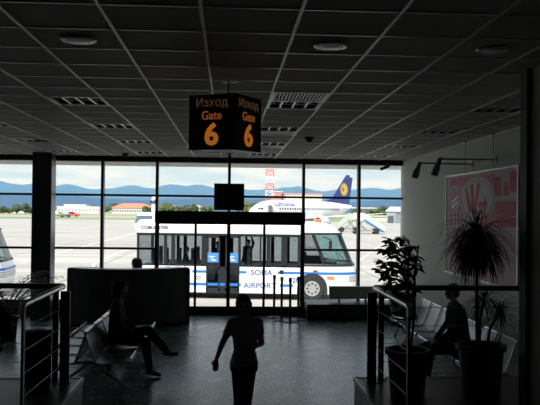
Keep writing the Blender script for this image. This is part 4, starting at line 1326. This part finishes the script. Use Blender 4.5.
def railing(sx, lab, xe):
    """sx: x of the stair-side run; xe: where the front run ends"""
    t = thing('stair_railing', lab, 'railing', (sx, 7.02, PZ))
    s_ = 1 if sx > 0 else -1
    H = .91
    hr = MB().tube([(0, .02, H-.01), (0, -1.30, H-.01), (0, -1.34, H-.03), (0, -1.35, H-.09)], .027, 14).ball((0, .02, H-.01), .03, 8)
    hr.build('handrail', chrome, t, smooth=True, label='polished steel handrail')
    MB().box(min(0, xe-sx), max(0, xe-sx), .0, .05, H-.03, H+.02).build('front_rail', black, t, label='black front rail')
    pb = MB(); flat_post(pb, -s_*.055, -.10, .09, .02, 0, H-.04); pst = pb.build('post', black, t)
    bl = MB()
    for z in (.17, .35, .53, .71): bl.tube([(-s_*.055, -.125, z), (-s_*.055, -.10, z)], .007, 8)
    bl.build('bolt', chrome, pst)
    pb = MB(); flat_post(pb, s_*.06, .01, .055, .02, 0, H-.02); pb.build('post', black, t)
    pb = MB(); flat_post(pb, s_*.0, -1.30, .02, .05, 0, H-.04); pb.build('post', black, t)
    if abs(xe-sx) > 1.2:
        pb = MB(); flat_post(pb, xe-sx-s_*.08, .01, .05, .02, 0, H-.02); pb.build('post', black, t)
    MB().cbox((-s_*.055, -.10, .004), (.12, .09, .008)).cbox((s_*.06, .01, .004), (.10, .09, .008)).build('foot_plate', black, t)
    for z in (.17, .35, .53, .71):
        MB().tube([(-s_*.03, -.10, z), (0, -1.30, z)], .003, 6).build('cable', mat('tarnished_cable_steel', (.22, .22, .22), .4, .8),  t, smooth=True)
        MB().tube([(s_*.06, .01, z), (xe-sx-s_*.08, .01, z)], .003, 6).build('cable', mat('tarnished_cable_steel', (.22, .22, .22), .4, .8),  t, smooth=True)
    return t


railing(1.46, 'stair railing with steel handrail and cables, right of the stairs before the planters', 3.95)
railing(-1.60, 'stair railing with steel handrail and cables, left of the stairs', -4.2)

# ---- waste bin beside the left railing
wb = thing('waste_bin', 'tall black waste bin standing inside the left stair railing', 'bin', (-1.765, 6.78, PZ))
MB().lathe([(.11, 0), (.125, .02), (.130, .49), (.135, .50)], n=28).build('body', blackm, wb, smooth=True)
MB().lathe([(.138, .49), (.142, .50), (.13, .53), (.07, .54)], n=28).build('lid', black, wb, smooth=True)

# ---- lounge chair at far left
lc = thing('tub_chair', 'black tub chair with a grey seat cushion on one central foot, far left', 'chair', (-2.27, 6.55, PZ), .45)
ar = []
for i, (z, r_) in enumerate([(.40, .25), (.48, .29), (.62, .32), (.78, .33), (.86, .33)]):
    ring_ = []
    for k in range(17):
        a_ = -.35+(pi+.7)*k/16
        zz = z if i < 3 else z-(1-sin(max(0, min(pi, a_))))*.16*(i-2)
        ring_.append((r_*cos(a_), r_*sin(a_)*1.0, zz))
    for k in reversed(range(17)):
        a_ = -.35+(pi+.7)*k/16
        zz = z if i < 3 else z-(1-sin(max(0, min(pi, a_))))*.16*(i-2)
        ring_.append(((r_-.04)*cos(a_), (r_-.04)*sin(a_), zz))
    ar.append(ring_)
MB().loft(ar).build('backrest', blackm, lc, smooth=True)
MB().lathe([(.24, .36), (.27, .40), (.26, .43)], n=28).build('seat', blackm, lc, smooth=True)
MB().lathe([(.245, .43), (.26, .45), (.255, .49), (.20, .51), (.05, .515)], n=28).build('cushion', mat('pale_grey_vinyl', (.42, .42, .44), .5), lc, smooth=True, label='pale grey seat cushion')
MB().lathe([(.22, 0), (.22, .012), (.06, .03), (.03, .06), (.028, .36)], n=28).build('pedestal', black, lc, smooth=True)


# ---- planters and plants
def planter(loc, r0, r1, h, lab):
    t = thing('planter', lab, 'planter', loc)
    MB().lathe([(r0-.01, 0), (r0, .01), (r1-.015, h-.05), (r1+.01, h-.045), (r1+.012, h), (r1-.02, h), (r1-.03, h-.06), (.02, h-.06)], n=32).build('pot', blackm, t, smooth=True)
    MB().lathe([(r1-.035, h-.05), (.02, h-.045)], n=24).build('soil', mat('potting_soil', (.04, .028, .018), .95, 0, .5, 40, bump=.5), t)
    return t


lp = planter((1.64, 6.45, PZ), .155, .195, .41, 'large black round planter holding the umbrella plant, inside the right railing')
rp = planter((2.31, 6.42, PZ), .17, .215, .46, 'large black round planter holding the spiky dragon tree, near the right edge')
leafm = mat('dark_glossy_leaf', (.035, .07, .025), .4, 0, .3, 10)
leaf2 = mat('dragon_tree_leaf', (.03, .055, .025), .45, 0, .4, 10)
barkm = mat('plant_stem_brown', (.10, .075, .05), .8, 0, .3, 20)


def leaflet(mb, base, d, up, ln, w_, droop=.25):
    """a pointed oval leaf with a bent midrib"""
    d = d.normalized(); s_ = d.cross(up)
    if s_.length < .05: s_ = d.cross(Vector((1, 0, .3)))
    s_.normalize(); n_ = s_.cross(d)
    vs = []; 
    prof = [(0, .08), (.2, .62), (.45, 1), (.7, .88), (.9, .45), (1, .04)]
    for u, ww in prof:
        c_ = base+d*ln*u-n_*(droop*ln*u*u)*(-1 if n_.z < 0 else 1)
        vs += [c_-s_*w_/2*ww, c_+n_*w_*.12*ww, c_+s_*w_/2*ww]
    fs = []
    for i in range(len(prof)-1):
        a_ = i*3
        fs += [(a_, a_+1, a_+4, a_+3), (a_+1, a_+2, a_+5, a_+4)]
    mb.add(vs, fs)


def umbrella_plant():
    base = Vector((1.64, 6.45, PZ+.36))
    t = thing('umbrella_plant', 'umbrella plant with whorls of glossy oval leaves in the left planter', 'potted plant', base)
    rn = random.Random(11)
    sc = 6.45/715
    whorls = [(390, 240), (404, 238), (385, 250), (412, 246), (382, 262), (395, 255), (407, 258), (416, 256), (386, 275), (399, 270), (411, 272), (418, 268), (391, 287), (404, 284), (414, 289), (397, 297), (408, 303), (401, 312), (413, 311), (388, 268), (379, 270), (402, 266), (396, 278), (386, 283), (409, 281), (400, 294), (392, 246), (415, 264), (393, 262), (402, 249), (398, 322)]
    tips = []
    lf = MB()
    stem = MB()
    spine = [(0, 0, 0), (.015, .01, .35), (-.01, 0, .7), (.02, .02, 1.0)]
    stem.tube(spine, [.016, .014, .012, .008], 8)
    stem.tube([(.03, .02, 0), (.07, .03, .4), (.06, 0, .75), (.09, -.02, 1.0)], [.012, .011, .009, .007], 8)
    for (px, py) in whorls:
        yy = rn.uniform(-.14, .14)
        px = 399+(px-399)*.88
        p = atY(px, py, 6.45+yy)-base
        zz = max(.1, p.z-.14)
        s0 = Vector((.02, .01, min(zz, 1.0)))
        stem.tube([s0, (s0+p)/2+Vector((0, 0, -.02)), p], [.006, .005, .004], 6)
        nl = rn.choice((8, 9, 9, 10))
        o_ = rn.uniform(0, 2*pi)
        tilt = Vector((rn.uniform(-.4, .4), rn.uniform(-.4, .4), 1)).normalized()
        ax1 = tilt.cross(Vector((0, 1, 0))).normalized(); ax2 = tilt.cross(ax1)
        for k in range(nl):
            a_ = o_+2*pi*k/nl
            d = ax1*cos(a_)+ax2*sin(a_)+tilt*rn.uniform(-.45, .25)
            st_ = p+d.normalized()*.018
            lf.tube([p, st_], .0022, 4)
            leaflet(lf, st_, d, tilt, rn.uniform(.075, .10), rn.uniform(.044, .056), rn.uniform(.15, .5))
    stem.build('stem', barkm, t, smooth=True)
    lf.build('leaves', leafm, t, kind='stuff')


def sword(mb, base, d0, ln, w_, drp, seg=6):
    d = d0.normalized(); s_ = d.cross(Vector((0, 0, 1)))
    if s_.length < .1: s_ = Vector((1, 0, 0))
    s_.normalize()
    p = base.copy(); vs = []
    for i in range(seg+1):
        u = i/seg
        ww = w_*(.6+.4*math.sin(min(1, u*3)*pi/2))*(1-u**2.2)+.0006
        n_ = s_.cross(d)
        vs += [p-s_*ww/2, p-n_*ww*.15, p+s_*ww/2]
        d = (d+Vector((0, 0, -drp/seg))).normalized()
        p = p+d*ln/seg
    fs = []
    for i in range(seg):
        a_ = i*3
        fs += [(a_, a_+1, a_+4, a_+3), (a_+1, a_+2, a_+5, a_+4)]
    mb.add(vs, fs)


def dragon_tree():
    base = Vector((2.31, 6.42, PZ+.41))
    t = thing('dragon_tree', 'tall dragon tree with a drooping mop of narrow leaves in the right planter', 'potted plant', base)
    rn = random.Random(5)
    c1 = atY(477.5, 239, 6.40)-base
    c2 = atY(500, 312, 6.45)-base
    c3 = atY(484, 300, 6.52)-base
    MB().tube([(-.03, 0, 0), (-.04, .01, c1.z*.5), c1], [.020, .017, .014], 10).build('trunk', barkm, t, smooth=True)
    MB().tube([(.05, 0, 0), (.09, .01, c2.z*.6), c2], [.016, .013, .011], 10).build('trunk', barkm, t, smooth=True)
    MB().tube([(.0, .05, 0), (.02, .08, c3.z*.6), c3], [.016, .013, .011], 10).build('trunk', barkm, t, smooth=True)
    lf = MB()
    for k in range(430):
        a_ = rn.uniform(0, 2*pi); el = rn.uniform(-.45, 1.25)
        b_ = c1+Vector((0, 0, rn.uniform(-.12, .10)))
        d = Vector((cos(a_)*cos(el), sin(a_)*cos(el), sin(el)))
        sword(lf, b_, d, rn.uniform(.34, .52), .017, rn.uniform(1.4, 3.2))
    # upright new leaves
    sp_ = atY(469, 201, 6.40)-base
    for k in range(4): sword(lf, c1+Vector((0, 0, .05)), (sp_-c1)+Vector((rn.uniform(-.01, .01), rn.uniform(-.02, .02), 0)), (sp_-c1).length-.04*k, .030, .02)
    sp_ = atY(489, 214, 6.40)-base
    for k in range(2): sword(lf, c1+Vector((0, 0, .03)), (sp_-c1), (sp_-c1).length, .016, .15)
    lf.build('leaves', leaf2, t, kind='stuff')
    l2 = MB()
    for c_, n_ in ((c2, 80), (c3, 70)):
        for k in range(n_):
            a_ = rn.uniform(0, 2*pi); el = rn.uniform(-.3, 1.2)
            d = Vector((cos(a_)*cos(el), sin(a_)*cos(el), sin(el)))
            sword(l2, c_+Vector((0, 0, rn.uniform(-.08, .05))), d, rn.uniform(.22, .36), .013, rn.uniform(.8, 2.0))
    l2.build('lower_leaves', leaf2, t, kind='stuff')


umbrella_plant()
dragon_tree()


def palm():
    loc = (-3.98, 13.2, 0)
    pt = planter(loc, .16, .2, .42, 'dark planter on the hall floor at the far left holding the palm')
    base = Vector((loc[0], loc[1], .37))
    t = thing('potted_palm', 'small feathery palm in front of the far left window', 'potted plant', base)
    rn = random.Random(3)
    st_ = MB(); lf = MB()
    for k in range(20):
        a_ = rn.uniform(0, 2*pi); L_ = rn.uniform(.6, 1.0); spread = rn.uniform(.15, .55)
        pts = []
        p = Vector((rn.uniform(-.05, .05), rn.uniform(-.05, .05), 0)); d = Vector((cos(a_)*spread, sin(a_)*spread, 1)).normalized()
        for i in range(12):
            pts.append(p.copy()); p = p+d*(L_+.25)/11; d = (d+Vector((cos(a_)*.06, sin(a_)*.06, -.09))).normalized()
        st_.tube(pts, [.009-.0005*i for i in range(12)], 6)
        for i in range(4, 12):
            dd = (pts[i]-pts[i-1]).normalized(); sv = dd.cross(Vector((0, 0, 1))).normalized()
            for s_ in (-1, 1):
                leaflet(lf, pts[i], dd*.7+sv*s_*.8, Vector((0, 0, 1)), .24*(1-abs(i-7)*.07), .032, .35)
    st_.build('stem', mat('palm_stem_green', (.08, .12, .05), .6), t, smooth=True)
    lf.build('fronds', mat('palm_leaf', (.06, .10, .04), .5, 0, .3, 10), t, kind='stuff')


palm()

# ---- gate sign
def gate_sign():
    Lp, A, Rp = Vector((-.385, 6.70, 0)), Vector((.045, 6.50, 0)), Vector((.300, 6.86, 0))
    z0, z1 = 2.935, 3.445
    t = thing('gate_sign', 'black three-sided hanging sign with glowing orange gate 6 lettering', 'sign', (0, 6.7, CZ))
    o_ = Vector((0, 6.7, CZ))
    poly = [(p.x-o_.x, p.y-o_.y) for p in (Lp, A, Rp)]
    MB().prism(poly, z0-CZ, z1-CZ, 'z').build('box', mat('sign_black_film', (.012, .011, .010), .3, 0, .1, 3), t, bevel=.004)
    up_ = MB()
    c_ = Vector((sum(p[0] for p in poly)/3, sum(p[1] for p in poly)/3))
    ins = [(c_.x+(a_-c_.x)*.93, c_.y+(b_-c_.y)*.93) for a_, b_ in poly]
    up_.prism(ins, z0-CZ-.006, z0-CZ-.001, 'z'); up_.build('underside_panel', mat('sign_underside_grey', (.75, .75, .75), .35), t)
    for x, y in ((-.02, -.04),):
        MB().tube([(x, y, z1-CZ), (x, y, 0)], .007, 8).build('rod', black, t, smooth=True)
    MB().cbox((0, -.035, -.006), (.16, .06, .012)).build('ceiling_bracket', black, t)
    dim = mat('dim_amber_print', (.22, .15, .09), .5, 0, 0, 1, emit=(.55, .30, .12), es=.045)
    org = mat('lit_orange_print', (.5, .16, .04), .5, 0, 0, 1, emit=(1, .30, .06), es=.10)
    org2 = mat('bright_orange_digit', (.5, .16, .03), .5, 0, 0, 1, emit=(1, .30, .035), es=.19)
    for P0, P1, nx in ((Lp, A, 1.), (A, Rp, 1.)):
        d = (P1-P0).normalized(); n_ = Vector((d.y, -d.x, 0)); mid = (P0+P1)/2+n_*.003-o_
        kk = (P1-P0).length/.474
        def pl(z, dxx=0.): 
            q = mid+d*dxx; return basis((q.x, q.y, z-CZ), d, (0, 0, 1))
        text('Изход', .112, dim, 'lettering', t, pl(3.365, -.0), .002, .001, 1.0)
        text('Gate', .115, org, 'lettering', t, pl(3.247), .002, .001, .92)
        text('6', .275, org2, 'lettering', t, pl(3.065), .002, .009, 1.05)
    return t


gate_sign()

# ---- monitor hung from the ceiling
mo = thing('monitor', 'black flat screen hanging on a pole in front of the sliding door', 'screen', (0.0, 15.0, CZ))
MB().box(-.315, .315, -.035, .035, 2.385-CZ, 2.945-CZ).build('case', blackm, mo, bevel=.01)
MB().box(-.285, .285, -.038, -.034, 2.42-CZ, 2.91-CZ).build('screen', mat('switched_off_screen', (.012, .016, .017), .12), mo)
MB().box(-.03, .03, -.02, .03, 2.9-CZ, 0).build('pole', black, mo)
MB().box(-.08, .08, -.05, .06, -.012, 0).build('ceiling_plate', black, mo)

# ---- spotlights on arms over the billboard
def arm_light(pw_px, pl_px, lab):
    Y_ = atX(pw_px[0], pw_px[1], RX-.005)
    e_ = atY(pl_px[0], pl_px[1], Y_.y)
    t = thing('arm_spotlight', lab, 'spotlight', (RX, Y_.y, Y_.z))
    ln = e_.x-RX
    MB().tube([(0, 0, 0), (ln, 0, e_.z-Y_.z)], .013, 8).build('arm', mat('grey_arm_metal', (.30, .29, .27), .4, .6), t, smooth=True)
    MB().box(-.015, 0, -.05, .05, -.05, .05).build('wall_plate', MATS['grey_arm_metal'], t)
    h = MB(); h.M = Matrix.Translation((ln, 0, e_.z-Y_.z)) @ Matrix.Rotation(.35, 4, 'Y')
    h.lathe([(.02, .02), (.032, .0), (.034, -.08), (.05, -.13), (.055, -.25), (.05, -.26), (.02, -.24)], n=20)
    h.build('lamp_head', mat('lamp_head_grey', (.22, .23, .24), .4, .4), t, smooth=True)
    return t


arm_light((472, 164.2), (420, 163), 'grey spotlight on a long wall arm, the left of two over the pink billboard')
arm_light((496, 159.6), (440, 159), 'grey spotlight on a long wall arm, the right of two over the pink billboard')
sc_ = thing('security_camera', 'small dark security camera at the window head near the right corner', 'camera', (3.55, WY-.08, 3.5))
MB().tube([(0, .02, 0), (0, -.05, -.10)], .012, 8).build('bracket', black, sc_)
MB().tube([(.09, -.12, -.06), (-.10, -.04, -.14)], .035, 12).build('housing', blackm, sc_, smooth=True)
ot = thing('wall_socket', 'small white socket on the right wall left of the billboard', 'socket', (RX, atX(441, 233, RX).y, atX(441, 233, RX).z))
MB().box(-.012, 0, -.045, .045, -.045, .045).build('plate', white, ot, bevel=.004)
MB().box(-.016, -.012, -.025, .025, -.025, .025).build('insert', mat('socket_grey', (.3, .3, .3), .5), ot)


# ---- billboard on the right wall
def billboard():
    Ya, Yb, za, zb = 12.68, 9.50, 1.34, 3.015
    X = RX-.09
    t = thing('wall_billboard', 'big pale pink lightbox billboard with a ringed logo on the right wall', 'billboard', (RX, (Ya+Yb)/2, (za+zb)/2))
    o_ = Vector(t.location)
    paper = mat('milky_billboard_face', (.84, .60, .64), .55, 0, .04, 2, spec=.12)
    MB().box(-.085, 0, Yb-o_.y, Ya-o_.y, za-o_.z, zb-o_.z).build('box', paper, t)
    fm = mat('billboard_white_frame', (.72, .73, .74), .3, .2)
    hy, hz_ = (Ya-Yb)/2, (zb-za)/2
    MB().box(-.10, 0, -hy-.03, -hy, -hz_, hz_).box(-.10, 0, hy, hy+.03, -hz_, hz_).box(-.10, 0, -hy-.03, hy+.03, hz_, hz_+.03).box(-.10, 0, -hy-.03, hy+.03, -hz_-.03, -hz_).build('frame', fm, t)
    pink = mat('faded_pink_print', (.80, .10, .19), .55, 0, .1, 3, spec=.12)
    pink2 = mat('rose_pink_print', (.84, .30, .38), .55, 0, .08, 3, spec=.12)
    wh = mat('white_print', (.86, .85, .85), .55, spec=.12)
    bl = mat('lilac_blue_print', (.34, .34, .50), .3)
    def uv(px, py):
        q = atX(445+px/6.75, 165+py/6.75, X); return (q.y-o_.y, q.z-o_.z)
    def shape(pts, m, lay, name='print'):
        poly = [uv(*p) for p in pts]
        MB().prism(poly, -.0855-.002*lay, -.0852, 'x').build(name, m, t)
    # rosy field on the left, rows of faded strokes below
    shape([(38, 95), (60, 88), (330, 60), (345, 420), (38, 420)], pink2, 1)
    def ell(cx, cy, a_, b_, th_, m, lay, k0=0, k1=40, n_=40):
        out = [(cx+a_*cos(2*pi*k/n_), cy+b_*sin(2*pi*k/n_)) for k in range(k0, k1+1)]
        inn = [(cx+(a_-th_)*cos(2*pi*k/n_), cy+(b_-th_*1.2)*sin(2*pi*k/n_)) for k in range(k0, k1+1)]
        mb = MB(); O = [uv(*p) for p in out]; I = [uv(*p) for p in inn]
        x_ = -.0855-.002*lay
        for i in range(len(O)-1):
            mb.quad((x_, O[i][0], O[i][1]), (x_, O[i+1][0], O[i+1][1]), (x_, I[i+1][0], I[i+1][1]), (x_, I[i][0], I[i][1]))
        mb.build('ring_print', m, t)
    cx, cy = 222, 235
    shape([(cx+92*cos(2*pi*k/40), cy+125*sin(2*pi*k/40)) for k in range(40)], wh, 2, 'disc_print')
    ell(cx, cy, 118, 155, 9, wh, 2); ell(cx, cy, 103, 139, 8, wh, 2)
    # slanted strokes and letters inside the ring
    shape([(135, 170), (150, 150), (180, 320), (160, 330)], pink, 3)
    shape([(172, 132), (192, 128), (205, 330), (182, 335)], pink, 3)
    shape([(215, 122), (238, 124), (222, 230), (205, 330), (195, 330)], pink, 3)
    tm = basis((-.093, uv(255, 290)[0], uv(255, 290)[1]), (0, -1, 0), (0, 0, 1))
    text('at', .62, pink, 'lettering', t, tm, .001, .012, .8)
    # heart outline and stripes at the left
    for pts in ([(45, 190), (48, 150), (62, 135), (78, 150), (80, 165), (92, 142), (108, 140), (114, 165), (100, 195), (94, 190), (106, 165), (103, 150), (94, 152), (82, 185), (74, 185), (70, 155), (62, 147), (54, 158), (53, 190)],):
        shape(pts, wh, 3)
    for k in range(3):
        y = 205+k*34
        shape([(44, y+42), (95, y-8), (100, y+4), (46, y+56)], bl if k < 2 else wh, 3)
    for k in range(5):
        x = 52+k*24
        shape([(x, 300+k*4), (x+8, 296+k*4), (x+14, 420), (x-2, 420)], wh, 3)
    # brick like pink blocks on the right
    shape([(332, 85), (372, 78), (375, 212), (345, 215), (330, 190)], pink, 1)
    shape([(395, 125), (412, 105), (426, 120), (430, 190), (410, 212), (392, 190)], pink, 1)
    shape([(437, 45), (498, 32), (500, 180), (440, 178)], pink, 1)
    shape([(335, 250), (480, 240), (478, 345), (400, 350), (340, 330)], pink, 1)
    shape([(345, 345), (480, 352), (478, 420), (350, 420)], pink, 1)
    return t


billboard()
for px, Ye in ((466, None), (494, None)):
    p = atX(px, 165, RX-.05)
    w_ = thing('hanging_wire', 'thin steel wire from ceiling to the billboard top, %s of two' % ('left' if px == 466 else 'right'), 'wire', (RX-.06, p.y, CZ))
    MB().tube([(0, 0, 0), (0, 0, 3.045-CZ)], .004, 6).build('wire', black, w_)
    MB().lathe([(.02, 0), (.02, -.015)], n=12).build('ceiling_clip', black, w_)

# ---- the walking person
def px_local(x, y, yy=0., O=Vector((.16, 7.54, 0))):
    p = atY(x, y, O.y+yy); return (p.x-O.x, yy, p.z)


wp = thing('person', 'young person in a t-shirt walking across the hall towards the stairs', 'person', (.16, 7.54, 0))
WJ = dict(head=px_local(243.5, 305.5, -.02), neck=px_local(244.5, 318, .01), chest=px_local(245, 333, .0), waist=px_local(244.5, 349, .0), hip=px_local(244, 364, .0),
          shL=px_local(232.5, 323, .0), shR=px_local(258, 322.5, .0), elL=px_local(222.5, 343, .05), elR=px_local(261.5, 343, .05), wrL=px_local(216.5, 359, .0), wrR=px_local(253, 347.5, -.16),
          hipL=px_local(238.3, 367, 0), hipR=px_local(249.5, 367, 0), knL=px_local(240, 400, .06), knR=px_local(246.5, 394, -.14), anL=(-.05, .26, .14), anR=(.0, -.16, .09), toL=(-.05, .15, .04), toR=(.0, -.28, .035),
          hdL=(-.12, -.05, -1), pnL=(.25, .95, 0), hdR=(-.9, -.3, .1), pnR=(.1, .9, 0))
person(wp, WJ, skin, mat('washed_grey_tshirt', (.36, .37, .40), .9, 0, .35, 9), mat('dark_jeans', (.02, .022, .03), .9, 0, .2, 20), hairm, shoem, 'tousled', vox=.0065, k=.94, sleeve=.5, girth=.92, face=(.05, -1, -.12))
